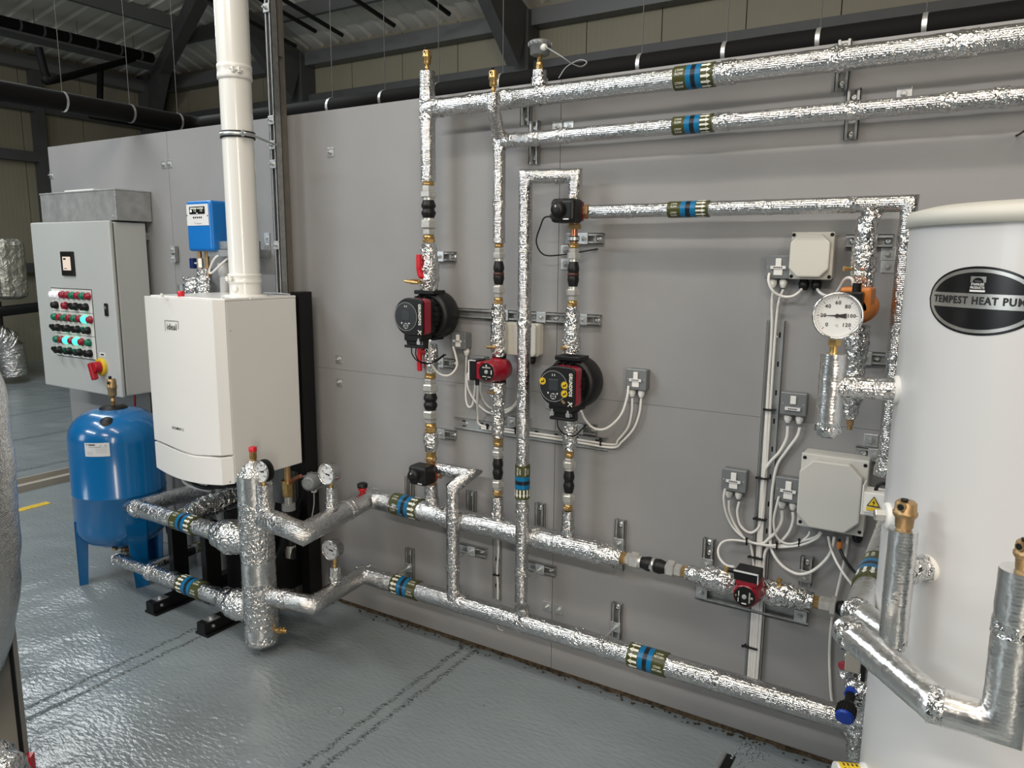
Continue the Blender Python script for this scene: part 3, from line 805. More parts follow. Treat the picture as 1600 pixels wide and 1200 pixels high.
def fit(kind, parent, a, b, r):
    a, b = V(a), V(b); d = b - a; L = d.length
    if kind == 'nut': return hexnut(MB(), a, b, r).build('hex_nut', 'malle', parent)
    if kind == 'nipple': return hexnut(MB(), a, b, r * .76).build('union_tail', 'malle', parent)
    if kind == 'collar': return MB().lathe(a, d, [(0, r * .72), (L, r * .72)], 20).build('union_collar', 'malle', parent)
    if kind == 'brass':
        mb = MB(); hexnut(mb, a + d * .05, a + d * .55, r * .74); mb.lathe(a + d * .5, d, [(0, r * .62), (L * .12, r * .7), (L * .36, r * .7), (L * .48, r * .55)], 20)
        return mb.build('brass_adaptor', 'brass', parent)
    if kind == 'brassnut': return hexnut(MB(), a, b, r * .72).build('brass_adaptor', 'brass', parent)
    if kind == 'copper': return MB().cyl(a, b, r * .5, 18).build('copper_tail', 'copper', parent)
    if kind == 'bellows':
        pr = [(0, .74), (.06, .80), (.14, .88), (.24, .97), (.30, 1), (.36, .97), (.44, .86), (.48, .80), (.52, .80), (.56, .86), (.64, .97), (.70, 1), (.76, .97), (.86, .88), (.94, .80), (1, .74)]
        return MB().lathe(a, d, [(t * L, q * r * .85) for t, q in pr], 28).build('rubber_bellows', 'rubber', parent)

def joint(label, line, items, r):
    """flexible coupling; line maps an image position to a point on the pipe axis"""
    first = line(items[0][1]); t = thing('flexible_coupling', first, label, 'coupling', 'rubber bellows couplings between union nuts')
    for k, p0, p1 in items: fit(k, t, line(p0), line(p1), r)
    return t

def plate(px, py, label, s=.021):
    p = W(px, py, 0); t = thing('washer_plate', (p.x, 0, p.z - s), label, 'plate', 'square zinc plates bolted to the boards')
    MB().bb((p.x - s, -.004, p.z - s), (p.x + s, .001, p.z + s)).build('plate', 'zinc', t, .0015)
    b = hexnut(MB(), (p.x, -.006, p.z), (p.x, -.013, p.z), .0095); b.lathe((p.x, -.004, p.z), (0, -1, 0), [(0, .012), (.002, .012)], 16).cyl((p.x, -.013, p.z), (p.x, -.022, p.z), .0048, 10)
    b.build('bolt', 'zinc', t); return t

def channel(mb, a, b, w=.041, h=.021, th=.0025, lip=.010):
    """slotted strut section lying on the boards from a to b (y = 0), open side to the room"""
    a, b = V(a), V(b); d = (b - a); L = d.length; d.normalize(); s = V((0, -1, 0)).cross(d); hw = w / 2
    def slab(s0, s1, y0, y1):
        A = [a + s * s0 + V((0, -y0, 0)), a + s * s1 + V((0, -y0, 0)), a + s * s1 + V((0, -y1, 0)), a + s * s0 + V((0, -y1, 0))]
        B = [p + d * L for p in A]; mb.add(A + B, [(0, 1, 2, 3), (7, 6, 5, 4), (0, 4, 5, 1), (1, 5, 6, 2), (2, 6, 7, 3), (3, 7, 4, 0)])
    slab(-hw, hw, -.001, th); slab(-hw, -hw + th, 0, h); slab(hw - th, hw, 0, h); slab(-hw, -hw + lip, h - th, h); slab(hw - lip, hw, h - th, h)
    return d, s, L

def strut(p0, p1, label, bolts=(), plates=(), rod=None, w=.041, group='short strut brackets on the boards'):
    a, b = W(*p0, 0), W(*p1, 0); a.y = b.y = 0
    if abs(a.x - b.x) < abs(a.z - b.z): b.x = a.x = (a.x + b.x) / 2
    else: a.z = b.z = (a.z + b.z) / 2
    t = thing('strut_bracket', (a + b) / 2, label, 'bracket', group)
    mb = MB(); d, s, L = channel(mb, a, b, w); mb.build('channel', 'strut', t)
    def along(q):
        p = W(q[0], q[1], .01); return a + d * max(.012, min(L - .012, (p - a).dot(d)))
    for q in bolts:
        p = along(q); MB().lathe(p + V((0, -.003, 0)), (0, -1, 0), [(0, .0125), (.002, .0125), (.0022, .009), (.006, .008), (.0062, .004), (.004, .003)], 18).build('washer_bolt', 'zinc', t)
    for q in plates:
        p = along(q); h = .021
        pl = MB().bb((p.x - h, -.0255, p.z - h), (p.x + h, -.0215, p.z + h)).build('clamp_plate', 'zinc', t, .001)
        if not (rod and q is plates[0]):
            hexnut(MB(), p + V((0, -.0255, 0)), p + V((0, -.032, 0)), .009).cyl(p + V((0, -.03, 0)), p + V((0, -.042, 0)), .0045, 8).build('bolt', 'zinc', pl)
    if rod:
        p = along(rod[0]) if not plates else along(plates[0]); q = p + V((0, -rod[1], 0))
        mb = MB().cyl(p + V((0, -.004, 0)), q, .0048, 10); hexnut(mb, p + V((0, -.0255, 0)), p + V((0, -.033, 0)), .009); mb.build('threaded_rod', 'zinc', t)
    return t

# ------------------------------------------------------------------ pipework
d1, d2, dC = .11, .165, .13
X1 = W(672, 560, d1).x; X2 = W(779, 500, d1).x; X3 = W(893, 560, d1).x; XL2 = W(818, 600, d2).x
def L1(y): return V((X1, -d1, W(668 + (y - 170) * .0155, y, d1).z))
def L2(y): return V((X2, -d1, W(784 - (y - 220) * .0153, y, d1).z))
def L3(y): return V((X3, -d1, W(908 - (y - 290) * .036, y, d1).z))
zA = (W(700, 164, d1).z + W(1560, 66, d1).z) / 2; zB = (W(820, 219, d1).z + W(1560, 151, d1).z) / 2; zC = (W(950, 329, dC).z + W(1390, 320, dC).z) / 2
XEND = 1.7
# -- riser one with the upper header
t = thing('insulated_pipe', L1(285), 'foil-wrapped riser and topmost foil header pipe running right along the wall', 'pipe', 'foil-insulated pipes')
sleeve(t, [L1(284), L1(112)], .0315, 'riser_sleeve'); sleeve(t, [V((X1, -d1, zA)), V((XEND, -d1, zA))], .036, 'header_sleeve')
tape(t, (X1, -d1, zA), (0, 0, 1), .0345, .09); tape(t, (X1 + .05, -d1, zA), (1, 0, 0), .038, .05)
for px in (735, 790, 850, 1140, 1308, 1500): tape(t, (W(px, 100, d1).x if px else 0, -d1, zA), (1, 0, 0), .0385, .045 if px < 1400 else .08)
xa, xb = W(1056, 122, d1).x, W(1118, 115, d1).x; marker(t, (xa, -d1, zA), (xb, -d1, zA), .037, ('LTHW', 'FLOW'))
xs = W(843, 125, d1).x; zs = W(843, 110, d1).z
sleeve(t, [V((xs, -d1, zA + .02)), V((xs, -d1, zs))], .0265, 'sensor_stub_sleeve', amp=.002); tape(t, (xs, -d1, zA + .045), (0, 0, 1), .031, .03)
air_vent(L1(112), .0165, .085, 'brass air vent on top of the foil riser farthest left')
# -- riser two with the second header
zt = W(769, 150, .24).z
t = thing('insulated_pipe', L2(380), 'foil-wrapped riser with offset top, feeding the second foil header from the top', 'pipe', 'foil-insulated pipes')
top = V((X2 - .0, -.225, 0)); pT = W(769, 147, .225); pK = W(771, 172, .225)
sleeve(t, [L2(380), V((X2, -d1, zB + .015)), V((pK.x, pK.y, pK.z)), V((pK.x, pK.y, pT.z))], .025, 'riser_sleeve')
sleeve(t, [V((X2, -d1, zB)), V((XEND, -d1, zB))], .0265, 'header_sleeve')
for px in (800, 838, 880, 1130, 1332, 1480, 1560): tape(t, (W(px, 190, d1).x, -d1, zB), (1, 0, 0), .0295, .04)
tape(t, (X2, -d1, zB), (0, 0, 1), .0285, .07); tape(t, (X2, -d1, W(783, 320, d1).z), (0, 0, 1), .0265, .03)
xa, xb = W(1053, 198, d1).x, W(1115, 194, d1).x; marker(t, (xa, -d1, zB), (xb, -d1, zB), .028, ('LTHW', 'FLOW'))
air_vent((pK.x, pK.y, pT.z), .0165, .085, 'brass air vent on the offset foil riser, second from the left')
# -- loop: from the three-way valve up, over and down to the lower header
zl = W(820, 277, d2).z; zl2 = W(905, 273, .12).z; zH2t = W(817, 940, d2).z
t = thing('insulated_pipe', (XL2, -d2, zH2t), 'tall foil pipe looped over at the top and dropping to the lowest header', 'pipe', 'foil-insulated pipes')
sleeve(t, [L3(316), V((X3, -d1, (zl + zl2) / 2)), V((XL2, -d2, (zl + zl2) / 2)), V((XL2, -d2, zH2t))], .0265, 'looped_sleeve')
for py in (388, 505, 796, 893): tape(t, (XL2, -d2, W(818, py, d2).z), (0, 0, 1), .029, .03)
tape(t, (X3 - .06, -d1 - .012, (zl + zl2) / 2), (XL2 - X3, -(d2 - d1), 0), .0285, .03)
marker(t, (XL2, -d2, W(818, 726, d2).z), (XL2, -d2, W(818, 778, d2).z), .028, ('LTHW', 'RETURN'))
# -- C: from the three-way valve to the tank corner
XC = W(1392, 560, dC).x
p0 = W(924, 330, dC); zCe = W(1378, 742, dC).z
t = thing('insulated_pipe', (XC, -dC, zCe), 'foil pipe running right from the upper three-way valve then down beside the white tank', 'pipe', 'foil-insulated pipes')
sleeve(t, [V((p0.x, -dC, zC)), V((XC + .012, -dC, zC)), V((XC + .012, -dC, zCe))], .0245, 'corner_sleeve')
for px in (985, 1200, 1330): tape(t, (W(px, 327, dC).x, -dC, zC), (1, 0, 0), .0262, .03)
for py in (375, 560, 720): tape(t, (XC + .012, -dC, W(1392, py, dC).z), (0, 0, 1), .027, .035)
wrap(t, [V((XC + .012, -dC, W(1378, 718, dC).z)), V((XC + .012, -dC, zCe))], [.027, .031], amp=.004)
xa, xb = W(1046, 326, dC).x, W(1109, 325, dC).x; marker(t, (xa, -dC, zC), (xb, -dC, zC), .0255, ('LTHW', 'FLOW'))
# -- orange pump riser beside the tank
XO = W(1345, 460, .15).x
def LO(x, y): p = W(x, y, .15); return V((XO, -.15, p.z))
t = thing('insulated_pipe', LO(1340, 640), 'crumpled foil riser left of the tank, above and below the orange pump', 'pipe', 'foil-insulated pipes')
wrap(t, [V((XO + .02, -.11, zC - .015)), V((XO + .005, -.15, zC - .04)), LO(1352, 372), LO(1350, 400), LO(1347, 447)], [.024, .03, .03, .036, .034], amp=.005)
wrap(t, [LO(1345, 508), LO(1343, 535), LO(1340, 570), LO(1336, 620), LO(1332, 655)], [.034, .036, .03, .03, .017], amp=.006)
bt = LO(1330, 655); hexnut(MB(), bt, bt - V((0, 0, .02)), .0105).cyl(bt - V((0, 0, .02)), bt - V((0, 0, .034)), .0075, 12).build('drain_plug', 'brassdull', t)
q = LO(1346, 420); MB().cyl(q + V((-.03, -.02, 0)), q + V((-.048, -.03, 0)), .005, 10).cyl(q + V((-.044, -.029, 0)), q + V((-.05, -.032, .0)), .008, 8).build('test_plug', 'brass', t)
# orange pump
def orange_pump():
    c = LO(1346, 480); t = thing('orange_pump', (c.x, 0, c.z), 'orange circulating pump with a black terminal box behind the big dial gauge', 'pump')
    MB().lathe(c + V((0, .07, 0)), (0, -1, 0), [(0, .04), (.02, .05), (.07, .05), (.08, .042), (.16, .042), (.17, .03)], 26).build('body', 'orange', t)
    MB().bb(c + V((-.045, -.10, -.012)), c + V((.04, .02, .062))).build('casing', 'orange', t, .008)
    MB().bb(c + V((-.048, -.14, -.02)), c + V((.022, -.095, .05))).build('terminal_box', 'black', t, .004)
    MB().cyl(c + V((-.0, -.10, .05)), c + V((-.0, -.10, .075)), .0125, 14).build('cable_gland', 'black', t)
orange_pump()
# -- header one from the low loss header
zH1 = W(640, 790, .10).z; zH2 = W(635, 917, .15).z
LLH = V((-2.61, -.555, 0))
e1, e2 = WZ(578, 778, zH1), WZ(474, 834, zH1); j1 = V((LLH.x, LLH.y, zH1))
h1end = W(938, 861, d1); H1 = [j1, e2, e1, V((h1end.x, -d1, zH1 - .012))]
t = thing('insulated_pipe', e1, 'middle foil header with tees, from the foil cylinder along the wall below the pumps', 'pipe', 'foil-insulated pipes')
sleeve(t, H1, .047, 'header_sleeve', amp=.0016)
def onH1(px, py=800): 
    p = W(px, py, d1); return V((p.x, -d1, zH1 - .012 * (p.x - e1.x) / (h1end.x - e1.x)))
for px, py in ((700, 800), (840, 830)): tape(t, onH1(px, py), (1, 0, 0), .049, .04)
tape(t, e1, e1 - e2 + (H1[3] - e1).normalized() * .3, .049, .06); tape(t, (j1 + e2) / 2, e2 - j1, .049, .04); tape(t, e2 + (e1 - e2) * .62, e1 - e2, .049, .03)
marker(t, onH1(617, 783), onH1(659, 793), .0485, ('LTHW', 'FLOW'))
for Lf, y0, py in ((L1, 757, 783), (L2, 775, 805), (L3, 798, 830)):
    a = Lf(y0); b = V((a.x, -d1, onH1(py, py).z if 0 else zH1)); sleeve(t, [a, b], .030 if Lf is L1 else .025, 'tee_sleeve', amp=.002)
    tape(t, V((a.x, -d1, zH1 + .05)), (0, 0, 1), .033 if Lf is L1 else .028, .03)
def stub(parent, base, py_top, px, r):
    q = ray(px, py_top); # height where the vertical line over base meets this row
    dd = V((base.x, base.y, 0)) - V((CAM.x, CAM.y, 0)); k = (dd.x * q.x + dd.y * q.y) / (q.x ** 2 + q.y ** 2)
    top = V((base.x, base.y, (CAM + q * k).z)); sleeve(parent, [base, top], r, 'gauge_stub_sleeve', amp=.002)
    tape(parent, base + V((0, 0, .058)), (0, 0, 1), r * 1.12, .03); return top
g1 = e2 + (e1 - e2) * .40; top2 = stub(t, V((g1.x, g1.y, zH1)), 760, 521, .0265)
g0 = j1 + (e2 - j1) * .22; top1 = stub(t, V((g0.x, g0.y, zH1)), 756, 412, .036)
# narrower crumpled end before the horizontal coupling
wz = zH1 - .012; n0 = V((h1end.x, -d1, wz)); n1 = W(972, 864, d1); n1 = V((n1.x, -d1, wz - .002))
wrap(t, [n0 - V((.03, 0, 0)), n0 + (n1 - n0) * .3, n1], [.047, .04, .032], amp=.006)
# red-black vent on the elbow
p = e1 + (e2 - e1) * .12; b = V((p.x, p.y, zH1 + .04))
tv = thing('vent_cap', b, 'small red vent with black cap on the bend of the middle foil header', 'vent')
MB().lathe(b, (0, 0, 1), [(0, .012), (.014, .014), (.016, .019), (.03, .021), (.032, .016)], 20).build('body', 'lever', tv)
MB().lathe(b + V((0, 0, .03)), (0, 0, 1), [(0, .024), (.016, .024), (.02, .018), (.0205, .003)], 20).build('cap', 'black', tv)
# -- header two, lowest
f1, f2 = WZ(568, 897, zH2), WZ(487, 945, zH2); f1 = V((f1.x, -.152, zH2)); k1 = V((LLH.x, LLH.y, zH2)); h2e = V((W(1330, 1110, .15).x, -.152, zH2))
t = thing('insulated_pipe', f1, 'lowest foil header running along the wall foot from the foil cylinder to the tank', 'pipe', 'foil-insulated pipes')
sleeve(t, [k1, f2, f1, h2e], .042, 'header_sleeve', amp=.0013)
def onH2(px, py): p = W(px, py, .152); return V((p.x, -.152, zH2))
for px, py in ((600, 905), (725, 940), (818, 965), (905, 990), (945, 1000), (1120, 1055)): tape(t, onH2(px, py), (1, 0, 0), .044, .035)
tape(t, f1, (f1 - f2).normalized() + V((1, 0, 0)), .0445, .07); tape(t, (k1 + f2) / 2, f2 - k1, .044, .04)
marker(t, onH2(655, 922), onH2(617, 911), .0436, ('LTHW', 'RETURN')); marker(t, onH2(1043, 1036), onH2(985, 1020), .0436, ('LTHW', 'RETURN'))
g2 = f2 + (f1 - f2) * .44; top3 = stub(t, V((g2.x, g2.y, zH2)), 884, 526, .0265)
for xx in (XL2,): tape(t, (xx, -.155, zH2 + .055), (0, 0, 1), .031, .03)
# -- valve branch down to the lowest header
XB = W(708, 870, d2).x; zv = W(700, 735, d1).z
pa = V((X1 + .035, -d1, zv)); pb = V((W(735, 733, d1).x - .005, -d1, zv)); pc = W(708, 762, d2); pc = V((XB, -d2, pc.z))
t = thing('insulated_pipe', (XB, -d2, zH2), 'foil branch from the lower three-way valve bending forward and down to the lowest header', 'pipe', 'foil-insulated pipes')
sleeve(t, [pa, pb, V((XB, -d2 - .0, pc.z)), V((XB, -d2, zH2 + .02))], .029, 'branch_sleeve')
for py in (810, 885): tape(t, (XB, -d2, W(708, py, d2).z), (0, 0, 1), .031, .03)
tape(t, (XB, -d2 + .008, zH2 + .055), (0, 0, 1), .034, .03)

# ------------------------------------------------------------------ low loss header and boiler-side pipes
def low_loss():
    t = thing('low_loss_header', LLH, 'big upright foil-wrapped cylinder on the floor in front of the white boiler', 'header')
    zt = .83; r = .074
    foil_tube(MB(), [LLH + V((0, 0, .075)), LLH + V((0, 0, zt))], r, .0016, n=40, seed=91).build('body_sleeve', 'foilsmooth', t)
    wrap(t, [LLH + V((0, 0, zt - .005)), LLH + V((0, 0, zt + .03)), LLH + V((0, 0, zt + .062))], [r, r * .72, r * .26], amp=.006)
    wrap(t, [LLH + V((0, 0, .09)), LLH + V((0, 0, .055)), LLH + V((0, 0, .04))], [r * 1.0, r * 1.02, r * .86], amp=.004)
    for z in (zH1, zH2, .185, .507): tape(t, (LLH.x, LLH.y, z), (0, 0, 1), r * 1.03, .13)
    for z in (.44, .50, .57): tape(t, (LLH.x, LLH.y, z), (0, 0, 1), r * 1.006, .012, amp=.001)
    b = LLH + V((0, 0, zt + .058)); mb = MB().lathe(b, (0, 0, 1), [(0, .013), (.012, .0135), (.012, .0155), (.045, .0155)], 18); mb.build('vent_stem', 'brass', t)
    MB().lathe(b + V((0, 0, .044)), (0, 0, 1), [(0, .0172), (.018, .0172), (.02, .014)], 18).build('vent_cap', 'lever', t)
    p = LLH + V((.068, .028, .105)); dv = V((.94, .33, .02)); mb = MB().cyl(p, p + dv * .03, .013, 14); hexnut(mb, p + dv * .012, p + dv * .022, .017); mb.cyl(p + dv * .03, p + dv * .05, .009, 12); mb.cyl(p + dv * .035 + V((0, 0, -.004)), p + dv * .035 + V((0, 0, .02)), .006, 10)
    mb.build('drain_cock', 'brass', t)
low_loss()
def boiler_pipes():
    # upper: ball valve wrap, pipe left, elbow back to the wall
    z = .507; y = LLH.y
    xb = LLH.x - .15
    t = thing('insulated_pipe', (xb, y, z), 'upper foil pipe left of the foil cylinder, elbowed back under the boiler', 'pipe', 'foil-insulated pipes')
    wrap(t, [V((LLH.x - .05, y, z)), V((LLH.x - .11, y, z)), V((LLH.x - .17, y, z)), V((LLH.x - .235, y, z)), V((LLH.x - .30, y, z))], [.05, .066, .08, .068, .04], amp=.006)
    xe = LLH.x - .915
    sleeve(t, [V((LLH.x - .27, y, z)), V((xe, y, z)), V((xe + .02, -.06, z + .0))], .042, 'elbow_sleeve', amp=.002, freq=30)
    tape(t, (xe + .03, y, z), (1, 0, 0), .047, .05)
    wrap(t, [V((xe + .36, y + .03, z + .01)), V((xe + .34, y + .16, z + .02)), V((xe + .36, y + .38, z + .03))], [.045, .055, .05], amp=.009)
    marker(t, (-3.19, y, z), (-3.03, y, z), .0435, ('LTHW', 'FLOW'))
    # lower
    z = .185
    t = thing('insulated_pipe', (xb, y, z), 'lower foil pipe left of the foil cylinder, reaching the blue vessel', 'pipe', 'foil-insulated pipes')
    wrap(t, [V((LLH.x - .05, y, z)), V((LLH.x - .10, y, z)), V((LLH.x - .16, y, z)), V((LLH.x - .22, y, z)), V((LLH.x - .28, y, z))], [.05, .064, .072, .056, .041], amp=.006)
    sleeve(t, [V((LLH.x - .26, y, z)), V((LLH.x - .82, y, z))], .041, 'sleeve', amp=.002)
    sleeve(t, [V((LLH.x - .80, y, z)), V((LLH.x - 1.12, y, z))], .03, 'narrow_sleeve', amp=.0025)
    tape(t, (LLH.x - .80, y, z), (1, 0, 0), .044, .05); tape(t, (LLH.x - .64, y, z), (1, 0, 0), .043, .03)
    marker(t, (-3.01, y, z), (-3.18, y, z), .0425, ('LTHW', 'RETURN'))
    sleeve(t, [V((LLH.x - .87, y, z)), V((LLH.x - .87, -.06, z + .03))], .027, 'side_branch_sleeve')
    MB().lathe((LLH.x - .87, -.33, z + .012), (0, 1, .06), [(0, .0285), (.05, .0285)], 20).build('dark_tape', 'rubber', t)
    marker(t, (LLH.x - .87, -.26, z + .018), (LLH.x - .87, -.17, z + .024), .0275, ('LTHW',))
    # connection up to the vessel
    v = V((-3.915, -.40, .185))
    t2 = thing('vessel_connection', (v.x, v.y, .1), 'brass and foil pipe joint under the blue vessel', 'pipe joint')
    m = V((v.x, v.y, .14)); MB().cyl(v + V((0, 0, .004)), m, .021, 16).build('union_tail', 'brassdull', t2)
    e = V((LLH.x - 1.12, y, z))
    wrap(t2, [m, m - V((0, 0, .03)), V((v.x, v.y, .075))], [.026, .031, .028], amp=.005)
    wrap(t2, [V((v.x - .10, v.y + .06, .07)), V((v.x, v.y, .075)), (V((v.x, v.y, .075)) + e) / 2, e], [.014, .028, .029, .029], amp=.004)
    q = V((v.x - .09, v.y + .05, .07)); MB().cyl(q, q + V((-.05, .02, -.008)), .006, 10).build('drain_lever', 'brassdull', t2)
    q = e + V((-.06, .05, -.0)); MB().lathe(q + V((0, -.02, .03)), (0, 0, 1), [(0, .016), (.012, .016)], 6, 0, False).build('brass_nut', 'brass', t2)
boiler_pipes()

# ------------------------------------------------------------------ couplings on the risers
def vj(Lf, ys, kinds, r, label): joint(label, Lf, [(k, a, b) for k, (a, b) in zip(kinds, ys)], r)
K = ('brass', 'nipple', 'nut', 'collar', 'bellows', 'collar', 'nut', 'nipple', 'brass')
vj(L1, [(283, 290), (290, 299), (299, 309), (309, 313), (313, 341), (341, 344), (344, 357), (357, 367), (380, 367)], K, .036, 'rubber bellows coupling above the upper black pump on the left riser')
vj(L1, [(581, 592), (592, 600), (600, 611), (611, 614), (614, 641), (641, 642), (642, 654), (654, 661), (676, 661)], K, .036, 'rubber bellows coupling below the upper black pump on the left riser')
vj(L2, [(377, 387), (388, 395), (395, 404), (404, 408), (408, 445), (445, 447), (447, 458), (458, 465), (475, 465)], K, .0262, 'rubber bellows coupling with clamp marks above the small red pump on the middle riser')
vj(L2, [(684, 697), (698, 704), (704, 712), (712, 715), (715, 748), (748, 751), (751, 760), (760, 765), (774, 765)], K, .0262, 'rubber bellows coupling below the small red pump on the middle riser')
vj(L3, [(379, 388), (388, 395), (395, 405), (405, 409), (409, 448), (448, 452), (452, 462), (462, 470), (480, 470)], K, .0262, 'rubber bellows coupling under the upper three-way valve')
vj(L3, [(702, 715), (716, 721), (721, 731), (731, 735), (735, 770), (770, 773), (773, 784), (784, 788), (797, 788)], K, .0262, 'rubber bellows coupling below the lower right black pump')
# coloured clamp bands seen on some bellows
for Lf, y, c, lb in ((L2, 428, 'brownband', 'dark brown band round the rubber bellows on the middle riser'), (L3, 429, 'brownband', 'dark brown band round the rubber bellows under the upper valve')):
    p = Lf(y); one(MB().lathe(p - V((0, 0, .006)), (0, 0, 1), [(0, .0185), (0, .0215), (.012, .0215), (.012, .0185)], 24), 'bellows_band', c, lb, 'band')
# horizontal coupling at the end of the middle header
def LH(px): p = W(px, 0, d1); x = p.x; return x
hA = W(972, 864, d1); hB = W(1310, 938, d1)
def LHn(px):
    f = (px - 972) / 338; y = 864 + 74 * f
    p = W(px, y, d1); return V((p.x, -d1, wz - .0))
wz2 = wz
joint('horizontal rubber bellows coupling with steel clamp at the right end of the middle header', LHn,
      [('brassnut', 971, 979), ('nipple', 979, 986), ('nut', 986, 999), ('collar', 999, 1003), ('bellows', 1003, 1042), ('collar', 1042, 1043), ('nut', 1043, 1055), ('nipple', 1055, 1066), ('brassnut', 1066, 1074)], .033)
p = LHn(1022); cl = MB().lathe(p - V((.006, 0, 0)), (1, 0, 0), [(0, .026), (0, .0295), (.012, .0295), (.012, .026)], 24); cl.box(p + V((.0, -.032, .004)), (.012, .012, .014))
one(cl, 'hose_clamp', 'zinc', 'steel clamp band round the horizontal rubber bellows', 'clamp')
tt = thing('insulated_pipe', LHn(1110), 'crumpled foil length between the horizontal coupling and the lowest red pump', 'pipe', 'foil-insulated pipes')
wrap(tt, [LHn(1073), LHn(1085), LHn(1110), LHn(1135), LHn(1152)], [.027, .03, .042, .046, .036], amp=.007)
q = LHn(1136); MB().cyl(q + V((0, -.01, .035)), q + V((0, -.01, .065)), .006, 8).bb(q + V((-.008, -.02, .055)), q + V((.008, 0, .06))).build('test_plug', 'brass', tt)
tt = thing('insulated_pipe', LHn(1240), 'crumpled foil length between the lowest red pump and the tank side', 'pipe', 'foil-insulated pipes')
wrap(tt, [LHn(1192), LHn(1203), LHn(1225), LHn(1250), LHn(1272)], [.032, .043, .043, .036, .03], amp=.007)
q = LHn(1218); MB().cyl(q + V((0, -.01, .035)), q + V((0, -.01, .06)), .006, 8).bb(q + V((-.008, -.02, .05)), q + V((.008, 0, .056))).build('test_plug', 'brass', tt)
tt = thing('flexible_coupling', LHn(1290), 'union nut and black rubber end beside the tank at the far right of the wall', 'coupling', 'rubber bellows couplings between union nuts')
fit('brassnut', tt, LHn(1271), LHn(1281), .031); fit('nipple', tt, LHn(1281), LHn(1299), .034); fit('nut', tt, LHn(1299), LHn(1308), .036); fit('bellows', tt, LHn(1308), LHn(1335), .03)

# ------------------------------------------------------------------ foil-wrapped valves on the risers
def valve_wrap(Lf, ys, rs, label, extras):
    t = thing('wrapped_valve', Lf(ys[-1]), label, 'valve', 'foil-wrapped valves on the risers')
    wrap(t, [Lf(y) for y in ys], rs, amp=.005); return t
def lever(t, Lf, y0, y1, dx=-.05, out=-.055):
    a, b = Lf(y0), Lf(y1); o = V((dx, out, 0)); n = V((1, 0, 0))
    mb = MB().tube([b + V((dx * .3, out * .75, .0)), b + o * .95 + V((0, 0, .0)), b + o + V((-.004, 0, .02)), (a + b) / 2 + o + V((-.004, -.003, 0)), a + o + V((-.004, -.002, 0))], .0115, 10, sub=5)
    mb.build('lever', 'lever', t).__setitem__('label', 'red lever handle')
t = valve_wrap(L1, [381, 395, 415, 435, 457], [.031, .033, .041, .043, .036], 'crumpled foil valve with raised red lever above the upper black pump', None)
lever(t, L1, 398, 431, -.012, -.046); q = L1(440); MB().cyl(q + V((-.03, -.04, 0)), q + V((-.036, -.075, 0)), .011, 8).tube([q + V((-.07, -.075, .002)), q + V((-.0, -.075, -.004))], .0065, 8, smooth_path=False).build('tee_handle', 'brass', t)
t = valve_wrap(L1, [538, 555, 570, 582], [.032, .036, .034, .026], 'crumpled foil valve with red lever hanging below the upper black pump', None); lever(t, L1, 578, 548, -.016, -.045)
t = valve_wrap(L1, [676, 690, 705], [.029, .034, .028], 'short crumpled foil wrap above the lower three-way valve', None)
t = valve_wrap(L2, [475, 495, 515, 540, 556], [.026, .029, .033, .033, .028], 'crumpled foil valve above the small red pump on the middle riser', None)
q = L2(542); MB().tube([q + V((-.034, -.03, 0)), q + V((.012, -.038, .002))], .0065, 8, smooth_path=False).build('test_plug', 'brass', t)
t = valve_wrap(L2, [597, 610, 640, 660, 683], [.029, .033, .027, .027, .024], 'crumpled foil valve below the small red pump on the middle riser', None)
q = L2(612); MB().tube([q + V((-.034, -.03, 0)), q + V((.004, -.038, .002))], .0065, 8, smooth_path=False).build('test_plug', 'brassdull', t)
t = valve_wrap(L3, [479, 492, 512, 535, 552], [.024, .027, .031, .033, .034], 'crumpled foil valve above the lower right black pump', None)
q = L3(543); MB().cyl(q + V((-.012, -.03, 0)), q + V((-.016, -.048, 0)), .009, 8).build('test_plug', 'brass', t)
t = valve_wrap(L3, [643, 660, 685, 703], [.032, .029, .028, .026], 'foil-wrapped pipe length below the lower right black pump', None)

